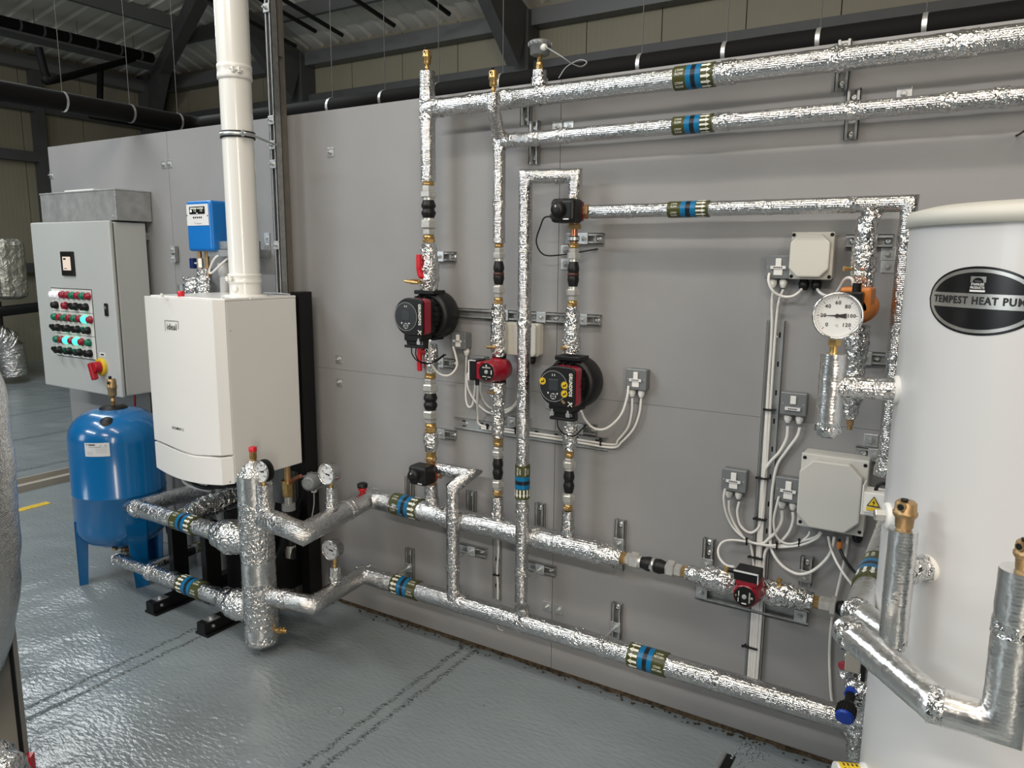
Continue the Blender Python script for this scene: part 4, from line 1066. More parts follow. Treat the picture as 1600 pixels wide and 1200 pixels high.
# ------------------------------------------------------------------ large black pumps
def big_pump(Lf, y, label, dface, stickers):
    c = Lf(y); X, z = c.x, c.z; k = 1.0
    t = thing('circulating_pump', (X, 0, z), label, 'pump', 'large black circulating pumps')
    MB().lathe((X + .006, -.03, z), (0, -1, 0), [(0, .08), (.01, .098), (.03, .104), (.085, .104), (.10, .098), (.105, .085)], 44).build('insulation_shell', 'black', t)
    mb = MB().lathe((X, -.13, z), (0, -1, 0), [(0, .078), (.03, .078), (.032, .07), (.06, .07)], 36)
    for i in range(20):
        a = 2 * PI * i / 20; p = V((X + .078 * math.cos(a), -.155, z + .078 * math.sin(a))); mb.box(p, (.012, .045, .005), Matrix.Rotation(-a, 3, 'Y'))
    mb.build('motor_housing', 'blackp', t)
    MB().bb((X - .052, -.15, z + .088), (X + .055, -.07, z + .105)).build('top_flange', 'blackp', t, .003)
    MB().bb((X - .045, -.14, z - .105), (X + .045, -.07, z - .09)).build('bottom_flange', 'blackp', t, .003)
    # control head: D-shaped outline extruded towards the room
    r = .078; yf = -dface
    def outline(R, xr):
        o = [(R * math.cos(a), R * math.sin(a)) for a in [PI / 2 + PI * i / 22 for i in range(23)]]
        o += [(xr - .02, -R * .97), (xr - .008, -R * .93), (xr, -R * .82), (xr, R * .82), (xr - .008, R * .93), (xr - .02, R * .97)]; return o
    xr = .074; ux, uy = V((1, 0, 0)), V((0, 0, 1))
    MB().prism(outline(r, xr), (X, yf + .012, z), ux, uy, .012).build('head_front', 'black', t, .005)
    MB().prism(outline(r * .985, xr + .003), (X, yf + .052, z), ux, uy, .040).build('red_band', 'redenam', t, .003)
    MB().prism(outline(r * .97, xr - .002), (X, yf + .085, z), ux, uy, .033).build('head_back', 'blackp', t, .003)
    # dial with ring, screen, buttons
    cx = X - .014
    mb = MB().lathe((cx, yf - .0001, z), (0, -1, 0), [(0, .062), (.0018, .061)], 40)
    d_ = mb.build('dial', 'dial', t)
    MB().lathe((cx, yf - .0015, z), (0, -1, 0), [(0, .0585), (.0008, .0585), (.0008, .0572), (0, .0572)], 44, cap=False).build('dial_ring', 'greyp', d_)
    MB().bb((cx - .019, yf - .0032, z - .016), (cx + .021, yf - .0015, z + .026)).build('screen', 'screen', d_, .001)
    mb = MB()
    for dx, dz, rr in ((-.022, -.027, .0035), (.017, -.027, .0035), (0, -.030, .002), (0, -.046, .002), (-.008, -.038, .0018), (.009, -.038, .0018)): mb.lathe((cx + dx, yf - .0018, z + dz), (0, -1, 0), [(0, rr), (.001, rr * .8)], 12)
    mb.lathe((cx, yf - .0018, z - .038), (0, -1, 0), [(0, .0118), (.0008, .0118), (.0008, .0108), (0, .0108)], 28, cap=False)
    mb.text('OK', .006, (cx, yf - .0024, z - .038), ux, uy); mb.bb((cx - .006, yf - .0026, z + .039), (cx - .0035, yf - .0016, z + .046)); mb.bb((cx + .0035, yf - .0026, z + .039), (cx + .006, yf - .0016, z + .046))
    mb.build('buttons', 'label', d_)
    # lettering reading downwards
    mb = MB().text('GRUNDFOS', .0185, (X + .057, yf - .0008, z + .011), V((0, 0, -1)), V((1, 0, 0)), 0, .025, sx=.82)
    o = V((X + .056, yf - .0008, z - .062))
    mb.tube([o + V((-.008, 0, .009)), o + V((.001, 0, .002)), o + V((.009, 0, -.009))], .0014, 6, sub=5).tube([o + V((-.008, 0, -.009)), o + V((.0, 0, .0)), o + V((.006, 0, .006)), o + V((.009, 0, .004)), o + V((.007, 0, .001))], .0014, 6, sub=5)
    mb.build('lettering', 'printw', t)
    # terminal block below
    MB().bb((X - .03, yf + .005, z - .10), (X + .062, yf + .075, z - .072)).bb((X - .018, yf + .012, z - .118), (X + .03, yf + .05, z - .1)).build('terminal_block', 'blackp', t, .003)
    MB().bb((X - .036, yf + .012, z - .130), (X + .068, yf + .045, z - .119)).bb((X + .055, yf + .02, z - .12), (X + .068, yf + .045, z - .095)).build('cable_bar', 'black', t, .002)
    for dx in (-.022, .045) if stickers else (.045,): MB().bb((X + dx - .008, yf + .004, z - .113), (X + dx + .008, yf + .0115, z - .098)).bb((X + dx - .004, yf + .0045, z - .098), (X + dx + .004, yf + .0105, z - .088)).build('cable_clip', 'zinc', t)
    MB().cyl((X - .04, yf + .03, z - .068), (X - .04, yf + .03, z - .092), .0075, 12).build('plug', 'black', t)
    if stickers:
        for dx, dz in ((-.060, .016), (.033, .008), (.033, -.024)):
            s = MB().lathe((X + dx, yf - .0024, z + dz), (0, -1, 0), [(0, .0138), (.0006, .0138)], 24).build('caution_sticker', 'yellow', t)
            MB().lathe((X + dx, yf - .0031, z + dz), (0, -1, 0), [(0, .012), (.0002, .012), (.0002, .0112), (0, .0112)], 24, cap=False).bb((X + dx - .006, yf - .0034, z + dz - .006), (X + dx + .001, yf - .003, z + dz + .001)).bb((X + dx + .002, yf - .0034, z + dz - .004), (X + dx + .007, yf - .003, z + dz + .006)).build('pictogram', 'printk', s)
        MB().box((X + .03, yf - .0035, z - .055), (.016, .002, .009), Matrix.Rotation(.7, 3, 'Y')).build('copper_tab', 'brassdull', t)
    # thin black leads looping down to the pipe
    MB().tube([(X - .04, yf + .03, z - .09), (X - .035, yf + .035, z - .12)], .003, 6, smooth_path=False).build('lead', 'black', t)
    e = V((X + .05, -.075, z - .17))
    MB().tube([(X - .012, yf + .03, z - .13), (X - .008, yf + .03, z - .16), (X + .01, yf + .05, z - .19), (X + .035, -.09 - .05, z - .2), e], .0026, 8).build('lead', 'black', t)
    if not stickers: MB().tube([(X + .012, yf + .03, z - .13), (X + .012, yf + .03, z - .165), (X + .025, yf + .05, z - .195), (X + .04, -.11 - .03, z - .2), e + V((.01, 0, 0))], .0026, 8).build('lead', 'black', t)
big_pump(L1, 492, 'large black pump with red band and dark blank screen, at the upper left', .25, False)
big_pump(L3, 598, 'large black pump with three round yellow stickers, at the lower right', .225, True)

# ------------------------------------------------------------------ small red pumps
def red_pump(c, label, side):
    """side: direction of the black terminal box from the body"""
    c = V(c); t = thing('red_pump', (c.x, 0, c.z), label, 'pump', 'small red circulating pumps'); sd = V(side).normalized()
    MB().lathe(c + V((0, .05, 0)), (0, -1, 0), [(0, .034), (.01, .046), (.045, .052), (.07, .05), (.075, .045), (.115, .044), (.128, .040), (.132, .034)], 34).build('body', 'redenam', t)
    up = V((0, 0, 1)) if abs(sd.z) < .5 else V((1, 0, 0))
    R = Matrix((sd, V((0, 1, 0)), up)).transposed()
    MB().box(c + sd * .05 + V((0, -.045, 0)), (.034, .062, .072), R).build('terminal_base', 'redenam', t, .006)
    bx = MB().box(c + sd * .070 + V((0, -.043, 0)), (.034, .075, .082), R).build('terminal_box', 'black', t, .004)
    MB().box(c + sd * .086 + V((0, -.0815, 0)), (.005, .004, .083), R).box(c + sd * .070 + V((0, -.0815, 0)) + up * .0405, (.034, .004, .003), R).build('white_edge_label', 'label', bx)
    yf = c.y - .082
    f = MB().lathe((c.x, yf, c.z), (0, -1, 0), [(0, .036), (.002, .0352)], 36).build('face_plate', 'black', t)
    mb = MB(); ux, uy = (V((1, 0, 0)), V((0, 0, 1))) if abs(sd.x) > .5 else (V((0, 0, -1)), V((1, 0, 0)))
    o = V((c.x, yf - .0026, c.z))
    mb.text('GRUNDFOS', .0072, o + uy * .017, ux, uy, 0, .02, sx=.95); mb.text('x', .014, o + uy * .026, ux, uy, 0, .03)
    mb.prism([(-.018, -.0012), (.0, -.0012), (.0, .0012), (-.018, .0012)], o - uy * .019, ux, uy, .0002).prism([(.006, -.001), (.022, -.001), (.022, .001), (.006, .001)], o - uy * .02, ux, uy, .0002).prism([(-.002, -.008), (.002, -.008), (.002, .008), (-.002, .008)], o + ux * .024, ux, uy, .0002).text('>', .009, o - uy * .029, ux, uy, 0, .02)
    mb.build('lettering', 'printw', f)
    MB().lathe((c.x, yf - .001, c.z), (0, -1, 0), [(0, .0085), (.004, .008), (.0042, .005)], 18).build('centre_screw', 'greyp', t)
    if abs(sd.x) > .5:
        for s in (1, -1): MB().cyl(c + V((0, .012, s * .046)), c + V((0, .012, s * .062)), .03, 8).build('port_nut', 'blackp', t)
        MB().cyl(c + sd * .06 + V((0, -.06, -.04)), c + sd * .06 + V((0, -.06, -.062)), .0085, 12).build('cable_gland', 'black', t)
    else:
        for s in (1, -1): MB().cyl(c + V((s * .046, .012, 0)), c + V((s * .062, .012, 0)), .03, 8).build('port_nut', 'blackp', t)
        MB().cyl(c + sd * .07 + V((-.04, -.05, 0)), c + sd * .07 + V((-.066, -.05, 0)), .0085, 12).build('cable_gland', 'black', t)
p2 = L2(577); red_pump((p2.x, -.115, p2.z), 'small red pump with black round face on the middle riser', (-1, 0, 0))
p4 = LHn(1174); p4 = V((p4.x, -.115, wz)); red_pump(p4, 'small red pump with black box on top, at the right end of the wall', (0, 0, 1))

# ------------------------------------------------------------------ three-way valves with black actuators
def actuator(c, label):
    c = V(c); t = thing('three_way_valve', (c.x, 0, c.z), label, 'valve', 'three-way valves with black actuators')
    y0, yf = -.125, -.215
    mb = MB()
    hexnut(mb, c + V((0, 0, .045)), c + V((0, 0, .062)), .027); hexnut(mb, c - V((0, 0, .045)), c - V((0, 0, .062)), .027); hexnut(mb, c + V((.042, 0, 0)), c + V((.06, 0, 0)), .027)
    mb.cyl(c - V((0, 0, .05)), c + V((0, 0, .05)), .021, 18).cyl(c, c + V((.05, 0, 0)), .021, 18).cyl(c, c + V((0, -.04, 0)), .018, 16); mb.build('brass_body', 'brassdull', t)
    MB().bb((c.x - .040, y0 + .004, c.z - .036), (c.x + .047, y0 - .014, c.z + .036)).build('rear_cover', 'redenam', t, .006)
    MB().bb((c.x - .048, yf, c.z - .043), (c.x + .050, y0 - .008, c.z + .043)).build('housing', 'black', t, .016, seg=4)
    k = MB().lathe((c.x - .012, yf + .002, c.z + .003), (0, -1, 0), [(0, .031), (.006, .030), (.012, .025), (.02, .022), (.021, .008)], 28).build('knob', 'black', t)
    MB().box((c.x - .014, yf - .0195, c.z + .014), (.0035, .0015, .007)).build('pointer', 'label', k)
    MB().bb((c.x + .008, yf - .0012, c.z - .033), (c.x + .03, yf, c.z - .0285)).build('white_mark', 'label', t)
    MB().cyl((c.x - .046, -.18, c.z - .016), (c.x - .062, -.18, c.z - .018), .009, 12).build('cable_gland', 'black', t); return t
a1 = L3(331); actuator(a1, 'upper three-way valve with black actuator under the foil loop'); a2 = L1(736); actuator(a2, 'lower three-way valve with black actuator on the left riser')
t = thing('pipe_coupler', L3(374), 'copper pipe length held in a clamp ring below the upper three-way valve', 'pipe')
fit('brassnut', t, L3(350), L3(358), .03); fit('copper', t, L3(356), L3(380), .026); p = L3(373); MB().lathe(p - V((0, 0, .01)), (0, 0, 1), [(0, .019), (.02, .019)], 20).build('rubber_lining', 'rubber', t); MB().lathe(p - V((0, 0, .006)), (0, 0, 1), [(0, .0205), (.012, .0205)], 20).build('clamp_ring', 'zinc', t)
t = thing('pipe_coupler', L1(714), 'brass double nut between the foil wrap and the lower three-way valve', 'fitting')
fit('brass', t, L1(704), L1(722), .034)
one(MB().tube([a1 + V((-.062, -.07, -.018)), a1 + V((-.095, -.06, -.022)), W(845, 352, .12), W(838, 378, .10), W(850, 398, .08), W(880, 398, .06), W(905, 394, .04), W(934, 389, .003)], .003, 8, sub=8), 'black_lead', 'rubber', 'thin black lead looping from the upper three-way valve into the board', 'cable')
one(MB().tube([a2 + V((-.062, -.07, -.018)), a2 + V((-.072, -.05, -.01)), a2 + V((-.066, -.02, .01)), a2 + V((-.03, .07, .02))], .0025, 8), 'black_lead', 'rubber', 'thin black lead behind the lower three-way valve', 'cable')

# ------------------------------------------------------------------ dial gauges
def gauge(base, c, n, R, dp, label, needle, nums, collar='brass', rear=None, scale=(225, -45)):
    base, c, n = V(base), V(c), V(n).normalized(); t = thing('dial_gauge', base, label, 'gauge', 'round dial gauges on brass stems')
    ux = V((0, 0, 1)).cross(n).normalized(); uy = n.cross(ux)
    back = c - n * dp
    MB().lathe(back, n, [(0, R * .80), (.002, R * .86), (dp * .72, R * .86), (dp * .74, R * .97), (dp * .8, R), (dp, R), (dp + .002, R * .95), (dp + .0012, R * .9), (dp - .006, R * .88)], 44, cap=False).build('case', 'chrome', t)
    MB().lathe(back + n * (.001), n, [(0, R * .82), (.003, R * .82)], 32).build('case_back', rear or 'chrome', t)
    if rear: MB().lathe(back - n * .002, n, [(0, R * 1.05), (dp * .35, R * 1.05)], 36).build('rear_flange', rear, t)
    f = MB().lathe(c - n * .009, n, [(0, R * .885), (.0025, R * .885)], 40).build('dial_face', 'dialface', t)
    mb = MB(); o = c - n * .0062
    k = len(nums)
    for i in range((k - 1) * 5 + 1):
        a = math.radians(scale[0] + (scale[1] - scale[0]) * i / ((k - 1) * 5)); big = i % 5 == 0
        dr = ux * math.cos(a) + uy * math.sin(a); pr = uy * math.cos(a) - ux * math.sin(a)
        r0, r1, w = R * (.70 if big else .75), R * .80, R * (.012 if big else .006)
        mb.add([o + dr * r0 - pr * w, o + dr * r1 - pr * w, o + dr * r1 + pr * w, o + dr * r0 + pr * w], [(0, 1, 2, 3)])
        if big: mb.text(nums[i // 5], R * .21, o + dr * R * .54, ux, uy, 0, .03)
    mb.text('\u00b0C', R * .13, o - uy * R * .42, ux, uy)
    mb.build('scale_marks', 'printk', f)
    a = math.radians(needle); dr = ux * math.cos(a) + uy * math.sin(a); pr = uy * math.cos(a) - ux * math.sin(a); o = c - n * .0052
    mb = MB().add([o + dr * R * .72, o + pr * R * .035, o - dr * R * .06 + pr * R * .05, o - dr * R * .36 + pr * R * .11, o - dr * R * .36 - pr * R * .11, o - dr * R * .06 - pr * R * .05, o - pr * R * .035], [(0, 1, 2, 3, 4, 5, 6)])
    mb.lathe(o, n, [(0, R * .085), (.0015, R * .08)], 16); mb.build('needle', 'printk', t)
    hub = c - n * dp * .55; b2 = V((hub.x, hub.y, hub.z - R * .8)); mb = MB(); top = b2 + V((0, 0, R * .1))
    mb.cyl(base, top, R * .17, 14); hexnut(mb, base + (top - base) * .35, base + (top - base) * .75, R * .27); mb.build('stem', collar, t); return t
def dir_at(p, turn=0.):
    d = V((CAM.x - p.x, CAM.y - p.y, 0)).normalized(); return Matrix.Rotation(turn, 3, 'Z') @ d
N7 = ('0', '20', '40', '60', '80', '100', '120')
def over(base, px, py):
    q = ray(px, py); k = ((base.x - CAM.x) * q.x + (base.y - CAM.y) * q.y) / (q.x ** 2 + q.y ** 2); return (CAM + q * k).z
n = V((.0, -1, 0)); R = .047
for tp, px, py, lb, nd, rear in ((top1, 411, 736, 'dial gauge with black rim on the foil stub beside the upright foil cylinder', 188, 'black'), (top2, 513, 739, 'dial gauge in a deep polished case on the middle foil header', 170, None), (top3, 519, 857, 'dial gauge in a deep polished case on the lowest foil header', 174, None)):
    c = V((tp.x, tp.y, over(tp, px, py))) + n.normalized() * (.03 if not rear else .018); gauge(tp, c, n, R, .052 if not rear else .032, lb, nd, ('0', '40', '80', '120', '160'), rear=rear)

# ------------------------------------------------------------------ boiler, its frame and flue
def boiler():
    x0, x1, yb, yf = -3.283, -2.75, -.15, -.545; zb, zt = .765, 1.585
    t = thing('boiler', ((x0 + x1) / 2, -.35, zb), 'white wall-hung style boiler with bowed front, on a black frame', 'boiler')
    MB().bb((x0 + .004, yf, zb - .0), (x1, yb, zt - .012)).build('casing', 'white', t, .004)
    MB().bb((x0 + .004, yf - .005, zt - .012), (x1 + .001, yb, zt - .0)).build('top_cover', 'white', t, .003)
    xc = x1 - .035
    def outline(g):
        o = [(x0, yf + .0), (x0, yf - .012 + g)]
        for i in range(13):
            u = i / 12; o.append((x0 + (xc - x0) * u, yf - .018 - .042 * math.sin(PI * (.12 + .70 * u)) + g))
        o += [(x1 + .0, yf - .004 + g), (x1, yf)]; return o
    def slabs(o, zlo, zhi, name, m):
        n = len(o); vs = []; 
        for k, (x, y) in enumerate(o): vs.append((x, y, zlo(x)))
        for x, y in o: vs.append((x, y, zhi(x)))
        mb = MB().add(vs, [tuple(range(n))[::-1], tuple(range(n, 2 * n))] + [(i, (i + 1) % n, n + (i + 1) % n, n + i) for i in range(n)])
        return mb.build(name, m, t, .005)
    dip = lambda x: .022 * max(0, 1 - abs((x - (x0 + xc) / 2 - .08) / .24))
    up = slabs(outline(0), lambda x: .898 - dip(x), lambda x: zt - .004, 'front_panel', 'white')
    lo = slabs(outline(.0), lambda x: zb - .022 + .018 * abs((x - (x0 + x1) / 2) / .27) ** 2, lambda x: .889 - dip(x), 'lower_panel', 'white')
    yo = lambda x: yf - .018 - .042 * math.sin(PI * (.12 + .70 * (x - x0) / (xc - x0)))
    # maker's badge and small lettering
    q = W(270, 510, .6); cx = q.x + .0; cz = 1.452; Y = yo(cx) - .0012
    mb = MB()
    for a, b in (((-.049, .026), (.049, .028)), ((-.049, -.021), (-.047, .028)), ((.047, -.008), (.049, .028))): mb.bb((cx + a[0], Y - .0004, cz + a[1]), (cx + b[0], Y, cz + b[1]))
    mb.text('ideal', .040, (cx, Y - .0006, cz - .001), (1, 0, 0), (0, 0, 1), 0, .008, sx=.95).build('badge_lettering', 'printk', up)
    q = W(279, 662, .6); cx = q.x; cz = .985; Y = yo(cx) - .0012
    MB().text('EVOMAX 2', .017, (cx, Y - .0006, cz), (1, 0, 0), (0, 0, 1), 0, .02, sx=.95).build('model_lettering', 'printk', up)
    a = V((x0 + .012, yf - .034, 1.36)); 
    p = WZ(283, 463, zt); MB().lathe((p.x, p.y, zt), (0, 0, 1), [(0, .014), (.01, .016), (.022, .016), (.024, .01)], 16).build('red_cap', 'lever', t).__setitem__('label', 'red cap')
    p = WZ(253, 464, zt); MB().lathe((p.x, p.y, zt), (0, 0, 1), [(0, .008), (.016, .006)], 12).build('stud', 'whitep', t)
    for px, py in ((347, 464), (392, 466)):
        p = WZ(px, py, zt + .004); MB().lathe((p.x, p.y, zt), (0, 0, 1), [(0, .006), (.003, .005)], 10).build('screw', 'zinc', t)
    p = WX(351, 760, x1); MB().lathe((x1, p.y + .03, zb + .01), (1, 0, 0), [(0, .003), (.001, .003)], 10).build('side_screw', 'black', t)
    p = WX(360, 517, x1); MB().lathe((x1, p.y, p.z), (1, 0, 0), [(0, .003), (.0006, .003)], 10).build('side_mark', 'greyp', t)
    # flue
    fx, fy = -2.893, -.322; R = .071
    f = thing('boiler_flue', (fx, fy, zt), 'tall white enamelled flue pipe rising from the boiler top', 'flue')
    z1, z2 = 1.665, 2.565
    MB().lathe((fx, fy, zt), (0, 0, 1), [(0, R), (.006, R), (z1 - zt, R)], 44).build('base_section', 'flue', f)
    MB().lathe((fx, fy, z1), (0, 0, 1), [(0, R - .002), (z2 - z1, R - .002)], 44).build('lower_section', 'flue', f)
    MB().lathe((fx, fy, z2), (0, 0, 1), [(0, R + .001), (1.7, R + .001)], 44).build('upper_section', 'flue', f)
    MB().lathe((fx, fy, zt), (0, 0, 1), [(0, R + .03), (.006, R + .03), (.008, R + .005)], 44).build('base_flange', 'flue', f)
    for z, h, nm in ((z1 - .022, .044, 'lower_collar'), (z2 - .03, .062, 'upper_collar')):
        c = MB().lathe((fx, fy, z), (0, 0, 1), [(0, R), (.001, R + .004), (h * .25, R + .0045), (h * .3, R + .003), (h * .72, R + .003), (h * .77, R + .0045), (h - .001, R + .004), (h, R)], 44).build(nm, 'flue', f)
        d = V((.80, -.55, 0)).normalized() if nm == 'upper_collar' else V((-.1, -1, 0)).normalized()
        p = V((fx, fy, z + h * .5)) + d * (R + .006); sd = V((-d.y, d.x, 0)); mb = MB()
        for s in (-.013, .013): mb.box(p + sd * s + d * .004, (.012, .012, .022))
        mb.cyl(p - sd * .028 + d * .005, p + sd * .028 + d * .005, .0035, 8); mb.build('clamp_latch', 'flue', c)
    d = V((.2, -1, 0)).normalized(); p = V((fx, fy, zt + .035)) + d * R; MB().lathe(p, d, [(0, .016), (.004, .016), (.006, .012), (.0065, .004)], 18).build('test_point', 'flue', f)
    d = V((.75, -.65, 0)).normalized(); p = V((fx, fy, zt + .06)) + d * R; MB().lathe(p, d, [(0, .004), (.003, .004)], 10).build('rivet', 'zinc', f)
    # ring clamp with arm to the strut channel
    zc = 2.30; g = thing('flue_clamp', (fx, fy, zc), 'black-lined ring clamp holding the flue, with a rod to the strut channel', 'clamp')
    MB().lathe((fx, fy, zc - .014), (0, 0, 1), [(0, R - .003), (0, R + .0055), (.007, R + .003), (.021, R + .003), (.028, R + .0055), (.028, R - .003)], 44).build('rubber_lining', 'rubber', g)
    MB().lathe((fx, fy, zc - .008), (0, 0, 1), [(0, R + .003), (0, R + .006), (.016, R + .006), (.016, R + .003)], 44).build('ring', 'zinc', g)
    b = V((W(432, 226, .115).x, -.118, 2.285)); dd = V((.9, -.42, 0)).normalized(); p = V((fx, fy, zc)) + dd * (R + .006)
    mb = MB().box(p + dd * .012, (.03, .008, .026), Matrix.Rotation(math.atan2(dd.y, dd.x), 3, 'Z')); mb.cyl(p + dd * .02 + V((0, .012, 0)), p + dd * .02 - V((0, .012, 0)), .005, 10); mb.build('ear', 'zinc', g)
    MB().tube([p + dd * .018, p + dd * .03 + V((0, .03, -.003)), b], .005, 8, sub=5).build('rod', 'zinc', g)
    # frame
    h = thing('boiler_stand', (-3.0, -.3, 0), 'black painted steel stand with long feet carrying the boiler', 'frame')
    MB().bb((-2.805, -.135, .0), (-2.742, -.055, 1.60)).build('upright', 'blackp', h, .003)
    MB().bb((-3.30, -.135, .0), (-3.24, -.055, 1.58)).build('upright', 'blackp', h, .003)
    for fx_ in (-3.36, -2.96):
        ft = MB().bb((fx_ - .03, -.62, .012), (fx_ + .03, -.06, .062)); ft.bb((fx_ - .045, -.62, 0), (fx_ + .045, -.06, .012)); o = ft.build('foot', 'blackp', h, .002)
        MB().bb((fx_ - .026, -.59, .0625), (fx_ + .026, -.53, .066)).lathe((fx_, -.56, .066), (0, 0, 1), [(0, .012), (.01, .011)], 6, 0, False).build('bolt_plate', 'zinc', o)
        MB().lathe((fx_ + .03, -.575, .04), (1, 0, 0), [(0, .008), (.006, .007)], 12).build('side_bolt', 'zinc', o)
    for xx, y0 in ((-3.385, -.47), (-3.12, -.47)):
        MB().bb((xx - .02, y0, .06), (xx + .02, y0 + .085, .47)).build('front_post', 'blackp', h, .002)
    MB().bb((-3.38, -.12, .70), (-2.76, -.06, .75)).build('cross_rail', 'blackp', h)
    for xx in (-2.79,):
        a, b = V((xx, -.46, .08)), V((xx, -.10, .60)); d = (b - a); MB().box((a + b) / 2, (.03, d.length, .03), Matrix.Rotation(math.atan2(d.z, d.y), 3, 'X')).build('brace', 'blackp', h)
    MB().bb((-3.12, -.34, .10), (-2.82, -.10, .50)).build('gusset_box', 'blackp', h)
    # kit between boiler and post
    p = W(449, 745, .22); b = thing('brass_union', p, 'brass and steel vertical union below the boiler side, beside the grey sensor head', 'fitting')
    def vz(y): return V((p.x, -.22, W(449, y, .22).z))
    MB().cyl(vz(728), vz(752), .017, 16).build('dark_tail', 'brassdull', b); hexnut(MB(), vz(752), vz(775), .027).cyl(vz(750), vz(754), .03, 18).build('brass_nut', 'brass', b)
    MB().cyl(vz(775), vz(788), .02, 18).build('steel_neck', 'malle', b); MB().cyl(vz(787), vz(796), .033, 20).build('grey_flange', 'greyp', b)
    MB().tube([vz(796), vz(830), vz(870) + V((.01, 0, 0))], .022, 12).build('black_tail', 'rubber', b)
    MB().cyl(vz(850), vz(868), .027, 16).build('steel_nut', 'malle', b)
    a = vz(757); e = W(470, 744, .25); MB().tube([a, (a + e) / 2 + V((0, 0, .005)), e], .010, 10).build('copper_arm', 'copper', b)
    s = W(484, 755, .26); n = V((.35, -1, .0)).normalized(); b = thing('sensor_head', s, 'dark grey round sensor head with silver label behind the boiler side', 'sensor')
    mb = MB().lathe(s + n * -.07, n, [(0, .028), (.02, .04), (.055, .042), (.06, .036), (.085, .034), (.088, .026)], 26)
    for i in range(10): a_ = 2 * PI * i / 10; x_, y_, _ = frame_of(n); mb.box(s - n * .03 + (x_ * math.cos(a_) + y_ * math.sin(a_)) * .042, (.008, .03, .008))
    mb.build('body', 'swbox', b); MB().lathe(s + n * .0185, n, [(0, .024), (.001, .024)], 24).build('silver_label', 'zinc', b)
    MB().lathe(s + V((-.006, .03, -.03)), (0, 0, -1), [(0, .016), (.022, .013), (.024, .005)], 14).build('white_gland', 'whitep', b)
    MB().tube([s + V((-.006, .03, -.055)), s + V((-.02, .04, -.12)), s + V((-.05, .05, -.2))], .003, 6).build('lead', 'greyp', b)
    # loose wires and pipes under the boiler
    wr = thing('hanging_wires', (-3.1, -.4, .70), 'black and grey wires drooping under the boiler with one red wire', 'wires')
    for k, (pts, r, m) in enumerate(((((-3.16, -.46, .77), (-3.13, -.50, .70), (-3.05, -.50, .68), (-2.96, -.46, .69), (-2.85, -.42, .73)), .010, 'rubber'), (((-3.20, -.46, .77), (-3.20, -.50, .70), (-3.14, -.50, .67), (-3.02, -.48, .66)), .007, 'greyp'), (((-3.08, -.50, .70), (-2.98, -.48, .715), (-2.86, -.44, .73)), .006, 'red'), (((-3.12, -.44, .77), (-3.04, -.48, .70), (-2.92, -.47, .70), (-2.80, -.42, .71)), .008, 'rubber'))):
        MB().tube(pts, r, 8).build('wire', m, wr)
    wp = thing('waste_pipe', (-3.02, -.25, .05), 'pair of white plastic pipes below the boiler', 'pipe')
    for dx in (0, .09): MB().cyl((-3.0 + dx, -.28, .04), (-3.0 + dx, -.28, .765), .022, 16).build('pipe', 'whitep', wp)
boiler()

